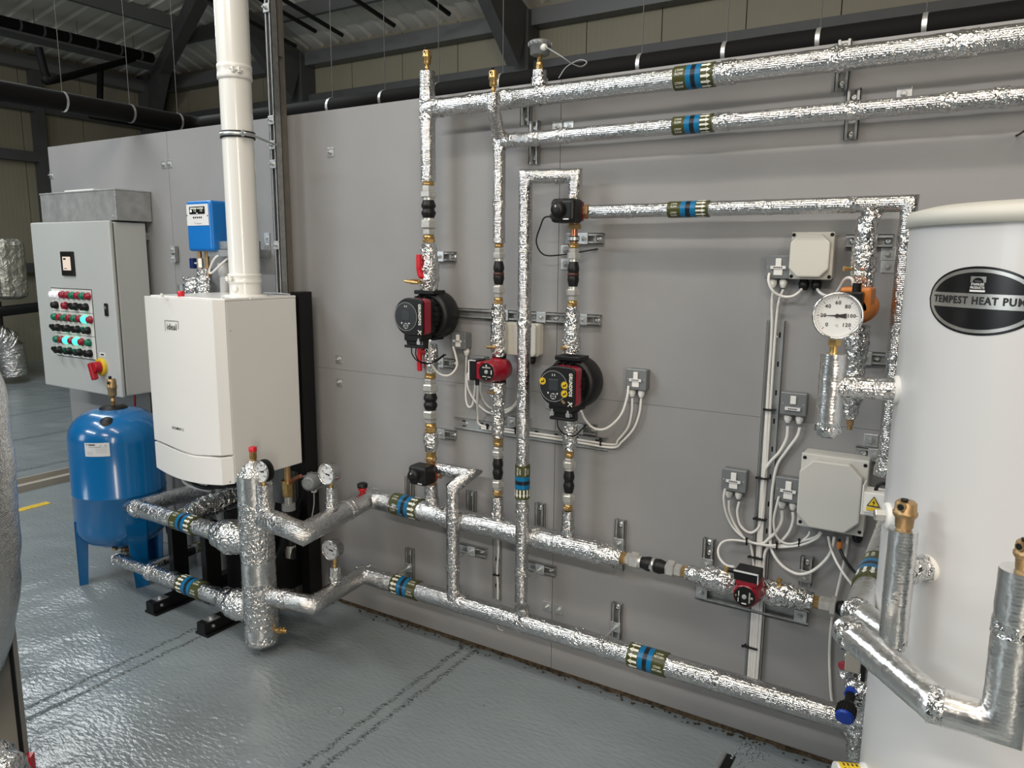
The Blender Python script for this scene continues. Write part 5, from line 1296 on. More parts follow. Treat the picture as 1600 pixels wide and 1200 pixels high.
# ------------------------------------------------------------------ pressurisation unit and what stands behind the boiler
def pressure_unit():
    a, b = W(289, 315, .2), W(333, 391, .2); x0, x1, z1, z0 = a.x, b.x, 2.04, 1.79
    t = thing('pressure_unit', ((x0 + x1) / 2, 0, z0), 'bright blue pressurisation box with grey control panel beside the flue', 'control unit')
    MB().bb((x0, -.2, z0), (x1, -.055, z1)).build('cover', 'bluep', t, .016, seg=4); MB().bb((x0 + .01, -.055, z0 + .01), (x1 + .045, 0, z1 - .01)).build('back_plate', 'darksteel', t)
    p0, p1 = W(291.5, 320.5, .2), W(327, 352, .2); P = MB().bb((p0.x, -.203, (W(292, 353, .2).z)), (p1.x, -.1995, W(310, 319, .2).z)).build('panel', 'label', t, .001)
    Y = -.2036; s0, s1 = W(296.5, 323.5, .2), W(321, 334.5, .2); zz0, zz1 = W(308, 334.6, .2).z, W(308, 322.8, .2).z
    sc = MB().bb((s0.x, Y - .001, zz0), (s1.x, Y + .0005, zz1)).build('screen', 'glossk', P); cx = (s0.x + s1.x) / 2; w = (s1.x - s0.x)
    MB().text('PRESSURE CONTROL', w * .085, (cx, Y - .0014, zz1 - .009), (1, 0, 0), (0, 0, 1), 0, .02).text('1.2      1.2', w * .14, (cx + .008, Y - .0014, zz0 + .017), (1, 0, 0), (0, 0, 1)).lathe((s0.x + .013, Y - .0012, zz0 + .016), (0, -1, 0), [(0, .007), (.0004, .007)], 14).bb((cx - .006, Y - .0014, zz0 + .003), (cx + .006, Y - .0011, zz0 + .006)).build('display_text', 'oledtext', sc)
    mb = MB(); zb = W(308, 340, .2).z
    for i in range(5): mb.lathe((cx - .030 + i * .015, Y + .0005, zb), (0, -1, 0), [(0, .0052), (.001, .005)], 14)
    mb.build('buttons', 'printk', P); zt = W(308, 348.5, .2).z
    MB().text('V', .018, (cx - .022, Y - .0003, zt), (1, 0, 0), (0, 0, 1)).bb((cx - .012, Y - .0003, zt - .005), (cx + .03, Y, zt - .001)).build('maker_mark', 'greyp', P)
    for px in (293, 325): q = W(px, 337, .2); MB().lathe((q.x, -.203, q.z), (0, -1, 0), [(0, .004), (.001, .003)], 10).build('screw', 'printk', P)
    xm = W(313, 415, .13).x
    v = thing('isolating_valve', (xm, -.13, 1.62), 'small valve with dark blue handle under the blue control box', 'valve')
    MB().cyl((xm, -.13, 1.70), (xm, -.13, 1.79), .011, 12).build('hose_tail', 'brassdull', v); hexnut(MB(), (xm, -.13, 1.705), (xm, -.13, 1.755), .017).build('body', 'malle', v)
    MB().cyl((xm - .0, -.13, 1.728), (xm - .035, -.14, 1.728), .006, 8).build('spindle', 'malle', v); MB().bb((xm - .058, -.155, 1.70), (xm - .03, -.125, 1.755)).build('handle', 'navy', v, .005)
    x2 = xm + .045; MB().cyl((x2, -.12, 1.66), (x2, -.12, 1.79), .012, 12).build('second_tail', 'brassdull', v)
    f = thing('foil_stub', (xm, -.13, 1.45), 'crumpled foil stub rising behind the boiler below the dark blue valve handle', 'pipe')
    wrap(f, [V((xm + .015, -.12, 1.45)), V((xm + .015, -.12, 1.58)), V((xm + .015, -.12, 1.70))], [.042, .045, .036], amp=.008)
    MB().cyl((xm + .015, -.10, 0), (xm + .015, -.10, 1.46), .03, 16).build('riser', 'strut', f)
    x3 = W(303, 455, .1).x; wrap(f, [V((x3, -.10, 1.45)), V((x3, -.10, 1.60)), V((x3, -.10, 1.655))], [.05, .052, .05], amp=.008)
    x3 = W(288, 455, .08).x; one(MB().cyl((x3, -.06, .0), (x3, -.06, 1.61), .05, 24), 'steel_stub', 'strut', 'bare metal pipe end showing above the boiler top, left of the foil', 'pipe')
    xg = W(340, 440, .16).x; g = thing('sleeve_pipe', (xg, -.13, 1.4), 'grey plastic pipe with a socket end behind the boiler top', 'pipe')
    MB().cyl((xg, -.115, .0), (xg, -.115, 1.70), .026, 20).build('pipe', 'sleeve', g); MB().lathe((xg, -.115, 1.665), (0, 0, 1), [(0, .026), (.003, .0325), (.065, .0325), (.068, .028)], 20).build('socket', 'sleeve', g)
    q = V((xg, -.17, 1.70)); MB_ = MB().tube([q + V((.07, .05, .07)), q + V((.02, .0, .065)), q + V((-.03, -.01, .0)), q + V((-.02, -.01, -.02)), q + V((.04, .0, .02)), q + V((.07, .03, .06))], .006, 8)
    one(MB_, 'white_cable', 'cable', 'white cable looped over the grey plastic pipe behind the boiler', 'cable', 'white cables')
    # strut bracket carrying the unit
    s0, s1 = W(324, 381, .16), W(421, 377, .03); k = thing('support_strut', (s0.x, -.1, s0.z), 'galvanised strut arm behind the flue below the blue control box', 'bracket')
    MB().bb((s0.x, -.165, 1.80), (s0.x + .36, -.125, 1.84)).build('arm', 'strut', k, .002); MB().bb((s0.x + .012, -.17, 1.765), (s0.x + .33, -.13, 1.798)).build('lower_plate', 'trayzinc', k)
    xr = W(413, 375, .02).x; MB().bb((xr - .06, -.10, 1.76), (xr + .02, -.0, 1.80)).build('wall_arm', 'strut', k); pl = MB().bb((xr - .02, -.006, 1.79), (xr + .022, 0, 1.885)).build('wall_plate', 'zinc', k, .002)
    for z in (1.82, 1.86): hexnut(MB(), (xr, -.006, z), (xr, -.014, z), .011).build('bolt', 'zinc', pl)
    # chrome tongs-like rail on the boiler top, right of flue
    a, b = W(412, 458, .12), W(462, 462, .12)
    one(MB().tube([a, W(440, 459, .12), b], .005, 8).tube([W(412, 463, .14), W(440, 464, .14), W(458, 465, .13)], .005, 8), 'rail_bar', 'zinc', 'pair of bare steel bars behind the boiler top, right of the flue', 'bar')
pressure_unit()

# ------------------------------------------------------------------ switch boxes, junction boxes
def switch_box(r, label, strip_low=False, dd=.045, glands=(), half=False):
    a, b = W(r[0], r[1], dd), W(r[2], r[3], dd); x0, x1 = a.x, b.x; zc = (a.z + b.z) / 2; h = max(x1 - x0, .07) * .52
    zt, zb = W((r[0] + r[2]) / 2, r[1] + .5, dd).z, W((r[0] + r[2]) / 2, r[3] - .5, dd).z
    t = thing('isolator_switch', ((x0 + x1) / 2, 0, zb), label, 'switch', 'grey metal-clad isolator switches')
    MB().bb((x0 + .002, -dd + .008, zb + .002), (x1 - .002, 0, zt - .002)).build('back_box', 'swbox', t, .005)
    fr = MB().bb((x0, -dd, zb), (x1, -dd + .008, zt)).build('front_plate', 'swbox', t, .004)
    cx, cz, w, hh = (x0 + x1) / 2, (zb + zt) / 2, (x1 - x0), (zt - zb)
    MB().bb((cx - w * .11, -dd - .006, cz + hh * (.02 if not strip_low else .0)), (cx + w * .11, -dd, cz + hh * .36)).build('rocker', 'whitep', t, .002)
    if not strip_low: MB().bb((cx - w * .17, -dd - .004, cz - hh * .36), (cx + w * .17, -dd, cz - hh * .06)).build('flex_outlet', 'whitep', t, .002)
    z = cz - hh * (.02 if not strip_low else .20)
    st = MB().bb((cx - w * .29, -dd - .0075, z - hh * .065), (cx + w * .29, -dd - .0005 if strip_low else -dd - .0065, z + hh * .065)); 
    for k in range(5): st.bb((cx - w * .17 + k * w * .07, -dd - .0079, z - hh * .03), (cx - w * .12 + k * w * .07, -dd - .0074, z + hh * .025), 1)
    st.build('label_strip', ['label', 'printk'], t)
    for s in (-1, 1): MB().lathe((cx + s * w * .40, -dd, cz), (0, -1, 0), [(0, .003), (.0012, .002)], 8).build('screw', 'zinc', fr)
    for px, py in glands:
        p = W(px, py, .022); mb = MB().lathe((p.x, -.022, zb + .004), (0, 0, -1), [(0, .010), (.008, .010), (.008, .0128), (.022, .0125), (.03, .009), (.034, .0075)], 14); mb.build('cable_gland', 'whitep', t)
    return t
switch_box((704.5, 518.5, 727.5, 546), 'grey isolator switch right of the upper black pump', glands=((729, 550),), dd=.05)
switch_box((733, 556, 756, 592), 'grey isolator switch half hidden behind the small red pump', glands=())
switch_box((978, 576, 1009, 610), 'grey isolator switch right of the lower right black pump', glands=((988, 613), (1002, 615)))
switch_box((1197, 398, 1236, 436), 'grey isolator switch touching the upper cream junction box', glands=((1208, 440), (1224, 440)))
switch_box((1220, 613, 1259, 650), 'grey isolator switch below the cream box, beside the upright cable tray', True, glands=((1231, 654), (1249, 656)))
switch_box((1128, 733, 1165, 769), 'grey isolator switch left of the upright cable tray, nearest the lowest red pump', glands=((1139, 772), (1154, 774)))
switch_box((1212, 746, 1252, 786), 'grey isolator switch touching the big light grey junction box', glands=((1222, 786), (1239, 789)))

def junction_box(r, dd, label, m, glands=(), rounded=False):
    a, b = W(r[0], r[1], dd), W(r[2], r[3], dd); x0, x1 = a.x, b.x; zt, zb = W((r[0] + r[2]) / 2, r[1], dd).z, W((r[0] + r[2]) / 2, r[3], dd).z
    t = thing('junction_box', ((x0 + x1) / 2, 0, zb), label, 'junction box')
    MB().bb((x0 + .001, -dd * .62, zb + .001), (x1 - .001, 0, zt - .001)).build('base', m, t, .008)
    MB().bb((x0, -dd * .72, zb), (x1, -dd * .60, zt)).build('lid_rim', m, t, .004)
    w, h, c = x1 - x0, zt - zb, (.20 if not rounded else .08) * min(x1 - x0, zt - zb); g = .0 if rounded else .06 * w
    o = [(x0 + g * .2 + c, zb + g), (x1 - g - c, zb + g), (x1 - g, zb + g + c), (x1 - g, zt - g - c), (x1 - g - c, zt - g), (x0 + g * .2 + c, zt - g), (x0 + g * .2, zt - g - c), (x0 + g * .2, zb + g + c)]
    MB().prism([(p - x0, q - zb) for p, q in o], (x0, -dd * .70, zb), (1, 0, 0), (0, 0, 1), dd * .30).build('lid', m, t, .005)
    if not rounded:
        for sx in (.055, .945):
            for sz in (.06, .94): MB().lathe((x0 + w * sx, -dd * .72, zb + h * sz), (0, -1, 0), [(0, .0062), (.001, .006)], 12).build('lid_screw', 'black', t)
    for f_, mm in glands:
        MB().lathe((x0 + w * f_, -dd * .3, zb + .004), (0, 0, -1), [(0, .014), (.012, .014), (.014, .0165), (.03, .016), (.04, .011)], 14).build('cable_gland', mm, t)
    return t
j1 = junction_box((784, 505, 836, 556), .075, 'cream junction box behind the tall looped foil pipe', 'cream', ((.72, 'black'),), True)
j2 = junction_box((1235, 362, 1297, 437), .085, 'cream junction box with chamfered lid at the upper right', 'cream', ((.32, 'black'), (.62, 'black')))
j3 = junction_box((1249, 717, 1347, 836), .12, 'big light grey junction box low beside the tank', 'lightgrey', ((.9, 'black'),))

# ------------------------------------------------------------------ cable trays
def slot_tray(a, b, w, label, slots, fl=.012):
    a, b = V(a), V(b); d = (b - a); L = d.length; d.normalize(); s = V((0, -1, 0)).cross(d); t = thing('cable_tray', (a + b) / 2, label, 'cable tray', 'perforated steel cable trays'); mb = MB(); hw = w / 2
    def slab(s0, s1, y0, y1, mi=0, l0=0, l1=L):
        A = [a + d * l0 + s * s0 + V((0, -y0, 0)), a + d * l0 + s * s1 + V((0, -y0, 0)), a + d * l0 + s * s1 + V((0, -y1, 0)), a + d * l0 + s * s0 + V((0, -y1, 0))]
        B = [p + d * (l1 - l0) for p in A]; mb.add(A + B, [(0, 1, 2, 3), (7, 6, 5, 4), (0, 4, 5, 1), (1, 5, 6, 2), (2, 6, 7, 3), (3, 7, 4, 0)], mi)
    slab(-hw, hw, -.001, .0015); slab(-hw, -hw + .0015, 0, fl); slab(hw - .0015, hw, 0, fl); slab(-hw, -hw + .004, fl - .001, fl); slab(hw - .004, hw, fl - .001, fl)
    n = int(L / slots)
    for i in range(n):
        l = (i + .5) * L / n
        for sg in (-.22, .22): slab(w * sg - .0028, w * sg + .0028, .0014, .0018, 1, l - .009, l + .009)
    mb.build('tray', ['trayzinc', 'blackp'], t)
    for l in (.06, L - .06): MB().lathe(a + d * l + V((0, -.0015, 0)), (0, -1, 0), [(0, .008), (.002, .007), (.0022, .003)], 14).build('fixing_screw', 'zinc', t)
slot_tray((W(712, 660, 0).x, -.0, 1.043), (W(950, 695, 0).x, -.0, 1.043), .05, 'horizontal perforated cable tray between the black pumps', .09)
xt = W(1209, 505, .0).x; slot_tray((-.572, 0, 1.565), (-.572, 0, .16), .058, 'upright perforated cable tray on the right of the wall', .10, .016)
slot_tray((-1.70, 0, 1.01), (-1.70, 0, .26), .04, 'narrow upright cable tray behind the middle riser', .11, .01)

# ------------------------------------------------------------------ cables
def cable(pts, label, r=.0048, m='cable', group='white cables'):
    P = [W(p[0], p[1], p[2] if len(p) > 2 else .03) for p in pts]
    return one(MB().tube(P, r, 8, sub=7), 'cable', m, label, 'cable', group)
cable(((708, 542, .052), (712, 556, .07), (714, 571, .08), (707, 583, .09), (697, 587, .1), (684, 582, .12), (673, 566, .15), (671, 545, .20), (672, 532, .235)), 'white cable looping from the isolator beside the upper pump up to that pump')
cable(((729, 553, .022), (728, 590, .02), (728, 622, .02), (731, 634, .02), (735, 636, .02), (739, 630, .02), (742, 610, .02), (743, 592, .02)), 'white cable hanging in a narrow loop between the two left isolators')
cable(((738, 577, .05), (731, 585, .06), (730, 600, .06), (735, 615, .05), (746, 631, .04), (762, 644, .03), (780, 647, .03), (797, 641, .03), (810, 626, .03), (818, 612, .03)), 'white cable swinging low from the left isolator behind the middle riser')
cable(((751, 598, .14), (751, 612, .1), (757, 628, .05), (768, 638, .03), (782, 642, .025), (800, 636, .025), (813, 618, .03), (821, 596, .03), (823, 562, .03)), 'white cable from the small red pump to the cream box')
TZ = 1.043
def trayz(x, dz): return V((x, -.014, TZ + dz))
for k, (pts, dz, tail, lb) in enumerate(((((747, 598, .14), (746, 625, .08), (747, 648, .03)), .006, ((966, 687, .02), (981, 668, .022), (987, 644, .022), (988, 622, .022)), 'upper white cable in the horizontal tray rising to the right-hand isolator'),
                                   (((762, 667, .02),), -.006, ((972, 690, .02), (990, 670, .022), (999, 646, .022), (1002, 622, .022)), 'lower white cable in the horizontal tray rising to the right-hand isolator'))):
    P = [W(*p) for p in pts] if len(pts) > 1 else []
    P += [trayz(-1.78, dz), trayz(-1.62, dz), trayz(-1.45, dz), trayz(-1.30, dz), trayz(-1.16, dz)] + [W(*p) for p in tail]
    one(MB().tube(P, .0048, 8, sub=7), 'cable', 'cable', lb, 'cable', 'white cables')
cable(((982, 603, .05), (980, 620, .06), (972, 645, .07), (958, 662, .08), (942, 671, .09), (926, 668, .11), (914, 655, .14), (908, 642, .17)), 'white cable looping from the right-hand isolator to the lower right pump')
cable(((-0 + 778, 836, .008), (779, 860, .008), (777, 890, .008), (778, 915, .008), (778, 936, .008)), 'white cable running down the narrow tray behind the middle riser')
# right-hand group
xT = -.572
def down(x0, z0, z1, n=5): return [V((x0, -.014, z0 + (z1 - z0) * i / (n - 1))) for i in range(n)]
one(MB().tube([W(1208, 452, .022), W(1206, 475, .02)] + down(xT - .012, 1.52, .17, 8), .0048, 8, sub=6), 'cable', 'cable', 'white cable from the topmost isolator straight down the left of the upright tray', 'cable', 'white cables')
one(MB().tube([W(1224, 452, .022), W(1216, 476, .02)] + down(xT + .0, 1.50, .17, 8), .0048, 8, sub=6), 'cable', 'cable', 'white cable from the topmost isolator slanting then down the middle of the upright tray', 'cable', 'white cables')
cable(((1202, 427, .05), (1201, 440, .06), (1208, 455, .06), (1222, 463, .05), (1238, 463, .05), (1250, 455, .04), (1255, 448, .03)), 'white cable looped from the topmost isolator to the cream junction box')
cable(((1275, 449, .03), (1282, 458, .05), (1292, 462, .08), (1304, 460, .11), (1312, 450, .14), (1319, 438, .17), (1326, 434, .19), (1332, 437, .2), (1334, 446, .2)), 'white cable from the cream junction box to the orange pump')
one(MB().tube([W(1231, 666, .022), W(1229, 685, .022), W(1218, 706, .025), W(1202, 724, .025), W(1194, 742, .022)] + down(xT - .004, .90, .17, 6), .0055, 8, sub=6), 'cable', 'cable', 'left white cable from the middle isolator curving into the upright tray', 'cable', 'white cables')
cable(((1250, 668, .022), (1245, 683, .022), (1228, 706, .02), (1214, 728, .018), (1207, 765, .016), (1204, 810, .016), (1204, 850, .018), (1211, 870, .03), (1226, 887, .04), (1247, 897, .05), (1268, 893, .05), (1289, 876, .05), (1300, 858, .05), (1304, 838, .05)), 'right white cable from the middle isolator sweeping down and round to the big grey box', .0055)
cable(((1133, 764, .05), (1131, 780, .05), (1135, 803, .04), (1144, 822, .03), (1157, 836, .03), (1176, 848, .03), (1200, 852, .03), (1225, 852, .03), (1248, 848, .03), (1262, 838, .03), (1266, 830, .03)), 'white cable from the left tray isolator sweeping right to the big grey box', .0044)
one(MB().tube([W(1139, 782, .022), W(1140, 800, .022), W(1148, 820, .022), W(1162, 840, .022), W(1174, 856, .02)] + down(xT - .016, .62, .17, 5), .0048, 8, sub=6), 'cable', 'cable', 'white cable from the left tray isolator down into the tray bundle', 'cable', 'white cables')
cable(((1155, 784, .022), (1152, 800, .022), (1156, 819, .022), (1166, 830, .022), (1176, 832, .02), (1186, 823, .018), (1191, 805, .016), (1194, 770, .016), (1197, 700, .016), (1201, 600, .016)), 'white cable in a U from the left tray isolator back up the tray')
one(MB().tube([W(1222, 798, .022), W(1221, 815, .022), W(1212, 832, .022), W(1197, 846, .02), W(1188, 858, .018)] + down(xT + .006, .64, .17, 5), .0058, 8, sub=6), 'cable', 'cable', 'thick white cable from the isolator beside the big box into the tray bundle', 'cable', 'white cables')
one(MB().tube([W(1239, 800, .022), W(1239, 815, .022), W(1232, 833, .022), W(1216, 850, .02), W(1196, 862, .018)] + down(xT + .016, .60, .17, 5), .0055, 8, sub=6), 'cable', 'cable', 'right white cable from the isolator beside the big box into the tray bundle', 'cable', 'white cables')
cable(((1217, 776, .05), (1213, 792, .05), (1209, 812, .045), (1211, 832, .04), (1219, 845, .035), (1235, 850, .035), (1255, 845, .04), (1276, 838, .05), (1282, 830, .05)), 'thin white cable from the flex outlet beside the big box back to that box', .0042)
cable(((1148, 886, .14), (1135, 883, .12), (1125, 873, .09), (1122, 860, .07), (1128, 848, .05), (1142, 844, .035), (1165, 846, .03), (1190, 851, .03), (1215, 855, .03), (1250, 852, .04), (1275, 842, .05), (1284, 832, .05)), 'white cable looping from the lowest red pump to the big grey box', .0044)
cable(((1294, 838, .05), (1298, 856, .06), (1306, 876, .08), (1318, 896, .12), (1327, 908, .2), (1332, 914, .3)), 'white cable from the big grey box to the marked foil pipe by the tank', .0044)
cable(((1325, 838, .04), (1321, 868, .03), (1314, 900, .02), (1306, 935, .015), (1299, 975, .012), (1296, 1020, .012), (1297, 1060, .012), (1300, 1095, .012), (1310, 1125, .02), (1330, 1160, .03), (1345, 1178, .04)), 'long white cable hanging from the big grey box to the floor', .005)
cable(((1311, 842, .05), (1312, 856, .06), (1319, 872, .08), (1330, 888, .12), (1342, 900, .2)), 'black cable from the big grey box to the tank side', .005, 'rubber', None)
p = W(1312, 852, .058); one(MB().lathe(p + V((0, 0, -.012)), (0, 0, 1), [(0, .008), (.012, .0095), (.024, .008)], 12), 'cable_tag', 'orange', 'small orange tag on the black cable below the big grey box', 'tag')
def tie(px, py, d, label, w=.03, horiz=True):
    p = W(px, py, d); mb = MB()
    if horiz: mb.bb((p.x - w / 2, p.y - .011, p.z - .0025), (p.x + w / 2, p.y + .011, p.z + .0025)).bb((p.x - w / 2 - .006, p.y - .012, p.z - .004), (p.x - w / 2 + .002, p.y - .004, p.z + .004))
    else: mb.bb((p.x - .0025, p.y - .008, p.z - w / 2), (p.x + .0025, p.y + .008, p.z + w / 2)).bb((p.x - .004, p.y - .011, p.z + w / 2 - .002), (p.x + .004, p.y - .003, p.z + w / 2 + .005))
    one(mb, 'cable_tie', 'black', label, 'cable tie', 'black cable ties', .001)
for a in ((1204, 640, .018, 'black cable tie topmost on the upright tray cables', .034), (1193, 747, .02, 'black cable tie on the tray cables level with the left tray isolator', .04), (1189, 811, .02, 'black cable tie on the tray cables just above the sweeping bundle', .04), (1182, 871, .02, 'black cable tie just above the lowest red pump', .046), (1173, 1011, .016, 'black cable tie on the tray bundle below the strut rail', .05)): tie(*a)
for a in ((762, 667, .02, 'black cable tie at the left end of the horizontal tray', .02), (806, 673, .016, 'black cable tie beside the looped pipe on the horizontal tray', .026), (939, 691, .016, 'black cable tie at the right end of the horizontal tray', .028), (1167, 846, .03, 'leftmost black cable tie on the cables sweeping to the big grey box', .024), (1214, 853, .034, 'black cable tie in the middle of the cables sweeping to the big grey box', .024), (1249, 848, .036, 'black cable tie nearest the big grey box', .024)): tie(*a, horiz=False)
tie(777, 898, .008, 'black cable tie on the narrow tray behind the middle riser', .022)

# ------------------------------------------------------------------ plates and struts on the boards
for px, py, lb in ((517, 238, 'square zinc plate alone high on the boards between flue and left riser'), (530, 561, 'square zinc plate just above the board joint, right of the black post'), (531, 597, 'square zinc plate just below the board joint, right of the black post'),
                   (81, 274, 'square zinc plate at the far left edge of the boards'), (256.5, 257, 'left square zinc plate of the pair at the board seam above the cabinet'), (265, 256, 'right square zinc plate of the pair at the board seam left of the flue'),
                   (871, 198, 'left square zinc plate of the pair above the second foil header'), (889, 198, 'right square zinc plate of the pair above the second foil header'), (884, 392, 'upper square zinc plate beside the bellows under the upper valve'), (884, 413, 'lower square zinc plate beside the bellows under the upper valve'),
                   (860, 631, 'square zinc plate at the lower left of the stickered black pump'), (855, 947, 'left square zinc plate of the pair above the lowest foil header'), (873, 952, 'right square zinc plate of the pair above the lowest foil header'),
                   (1413, 147, 'square zinc plate peeping above the second foil header at right'), (1388, 397, 'upper square zinc plate behind the corner foil pipe'), (1388, 416, 'lower square zinc plate behind the corner foil pipe'), (1361, 688, 'square zinc plate above the big light grey junction box')): plate(px, py, lb)
strut((276, 385), (276, 409), 'short upright strut piece on the board seam left of the blue control box', plates=((276, 390), (276, 404)), w=.036)
strut((825, 150), (824, 196), 'upright strut bracket behind the topmost header near the middle riser', bolts=((824, 186),), rod=((824, 158), .07))
strut((838, 190), (837, 257), 'upright strut bracket behind the second header near the middle riser', bolts=((838, 200), (837, 247)), rod=((838, 222), .07))
strut((1320, 64), (1317, 143), 'upright strut bracket behind the topmost header at right', bolts=((1319, 73), (1316, 131)), rod=((1319, 98), .06))
strut((1335, 140), (1331, 219), 'upright strut bracket behind the second header at right', bolts=((1335, 152), (1331, 210)), rod=((1333, 172), .06))
strut((684, 401), (714, 401), 'small strut bracket beside the raised red lever', bolts=((708, 401),), plates=((690, 401),))
strut((685, 566), (714, 567), 'small strut bracket below the isolator right of the upper pump', bolts=((708, 567),), plates=((690, 566),))
strut((684, 675), (714, 679), 'small strut bracket left of the horizontal tray', bolts=((708, 678),), plates=((692, 676),))
strut((887, 371), (945, 375), 'strut bracket behind the copper pipe under the upper valve', bolts=((935, 374),), plates=((894, 371), (913, 373)))
strut((716, 488), (941, 500), 'long strut rail across the boards behind the pumps and looped pipe', bolts=((932, 499), (868, 496)), plates=((790, 492), (848, 495), (912, 498)), w=.041, group=None)
strut((800, 658), (830, 661), 'small strut bracket just above the horizontal tray beside the middle riser', bolts=((822, 660),), plates=((796, 658),))
strut((903, 668), (934, 672), 'small strut bracket just above the horizontal tray beside the right riser', bolts=((926, 671),), plates=((906, 668),))
strut((720, 854), (762, 863), 'strut bracket with threaded rod to the foil branch on the left', bolts=((752, 861),), plates=((739, 858),), rod=((739, 858), .12))
strut((826, 882), (870, 891), 'strut bracket with threaded rod to the lower end of the looped pipe', bolts=((860, 889),), plates=((846, 886),), rod=((846, 886), .12))
strut((824, 495), (862, 497), 'short strut piece with threaded rod holding the looped pipe', plates=((848, 496),), rod=((848, 496), .12)) if 0 else None
strut((643, 744), (642, 800), 'upright strut bracket behind the middle header, left end', bolts=((643, 752),), rod=((642, 785), .05))
strut((740, 766), (738, 826), 'upright strut bracket behind the middle header, right of the foil branch', bolts=((740, 774),), rod=((739, 808), .05))
strut((847, 785), (845, 848), 'upright strut bracket behind the middle header, right of the looped pipe', bolts=((846, 795),), rod=((846, 830), .05))
strut((972, 811), (969, 888), 'upright strut bracket at the crumpled end of the middle header', bolts=((972, 821),), plates=((971, 848),))
strut((1109, 840), (1107, 905), 'upright strut bracket above the crumpled foil by the lowest red pump', bolts=((1109, 849), (1108, 865)), plates=((1108, 880),))
strut((644, 856), (642, 908), 'upright strut bracket with rod above the lowest header at left', bolts=((644, 866),), plates=((643, 886),), rod=((643, 886), .10))
strut((967, 941), (964, 998), 'upright strut bracket with rod above the lowest header at right', bolts=((967, 950),), plates=((965, 978),), rod=((965, 978), .11))
strut((1263, 868), (1259, 912), 'upright strut bracket behind the crumpled foil right of the lowest red pump', bolts=((1263, 880),), plates=((1261, 899),))
strut((1089, 920), (1265, 962), 'long strut rail on the boards under the lowest red pump', bolts=((1160, 938),), plates=((1098, 922), (1252, 959)), group=None, w=.06)
strut((1323, 376), (1396, 378), 'strut bracket behind the orange pump riser near the top', bolts=((1333, 376), (1388, 378)), plates=((1360, 377),))
strut((1345, 557), (1390, 562), 'strut bracket behind the foil riser below the orange pump', bolts=((1370, 560),), plates=((1352, 558),))
strut((1338, 704), (1376, 711), 'strut bracket above the right edge of the big grey box', bolts=((1350, 707),), plates=((1368, 710),))

# ------------------------------------------------------------------ flow sensor on the top header
p = V((xs, -d1, zs)); t = thing('flow_sensor', p, 'grey capped flow sensor with thin grey lead above the topmost header', 'sensor')
hexnut(MB(), p, p + V((0, 0, .018)), .014).lathe(p + V((0, 0, .018)), (0, 0, 1), [(0, .012), (.01, .012), (.012, .009), (.034, .009)], 16).build('brass_stem', 'brass', t)
q = p + V((0, 0, .052)); mb = MB().lathe(q, (0, 0, 1), [(0, .03), (.004, .036), (.03, .037), (.031, .041), (.046, .041), (.05, .036)], 30)
for i in range(14): a = 2 * PI * i / 14; mb.box(q + V((math.cos(a) * .040, math.sin(a) * .040, .038)), (.008, .006, .012), Matrix.Rotation(a, 3, 'Z'))
mb.build('housing', 'swbox', t)
d = V((.75, -.66, 0)).normalized(); MB().lathe(q + d * .034 + V((0, 0, .018)), d, [(0, .011), (.012, .0125), (.02, .010), (.022, .004)], 14).build('white_gland', 'whitep', t)
e = q + d * .056 + V((0, 0, .018)); MB().tube([e, W(877, 88, .16), W(893, 99, .12), W(908, 104, .05), W(917, 97, -.0), W(905, 94, -.05), W(885, 105, -.1), W(873, 122, -.1)], .0022, 6, sub=8).build('lead', 'greyp', t)
q2 = W(1588, 212, .0); one(MB().tube([q2, W(1594, 209, .03), W(1606, 201, .12), W(1640, 180, .2)], .003, 6), 'black_lead', 'rubber', 'thin black lead entering the boards at the far right', 'cable')

one(MB().tube([W(775, 962, .10), W(776, 975, .11), W(780, 983, .115), W(786, 985, .12)], .002, 6), 'wire_end', 'cable', 'short white wire end curling below the lowest foil header', 'cable')
one(MB().tube([V((-4.20, -.10, CABX[2] + .01)), V((-4.19, -.11, .80)), V((-4.17, -.09, .45)), V((-4.15, -.03, .15))], .006, 8), 'red_cable', 'red', 'thin red cable dropping from the control cabinet behind the blue vessel', 'cable')
one(MB().tube([V((-4.06, -.08, CABX[2] + .01)), V((-4.06, -.08, .6)), V((-4.06, -.04, .1))], .012, 8), 'black_conduit', 'rubber', 'black conduit dropping from the control cabinet behind the blue vessel', 'conduit')

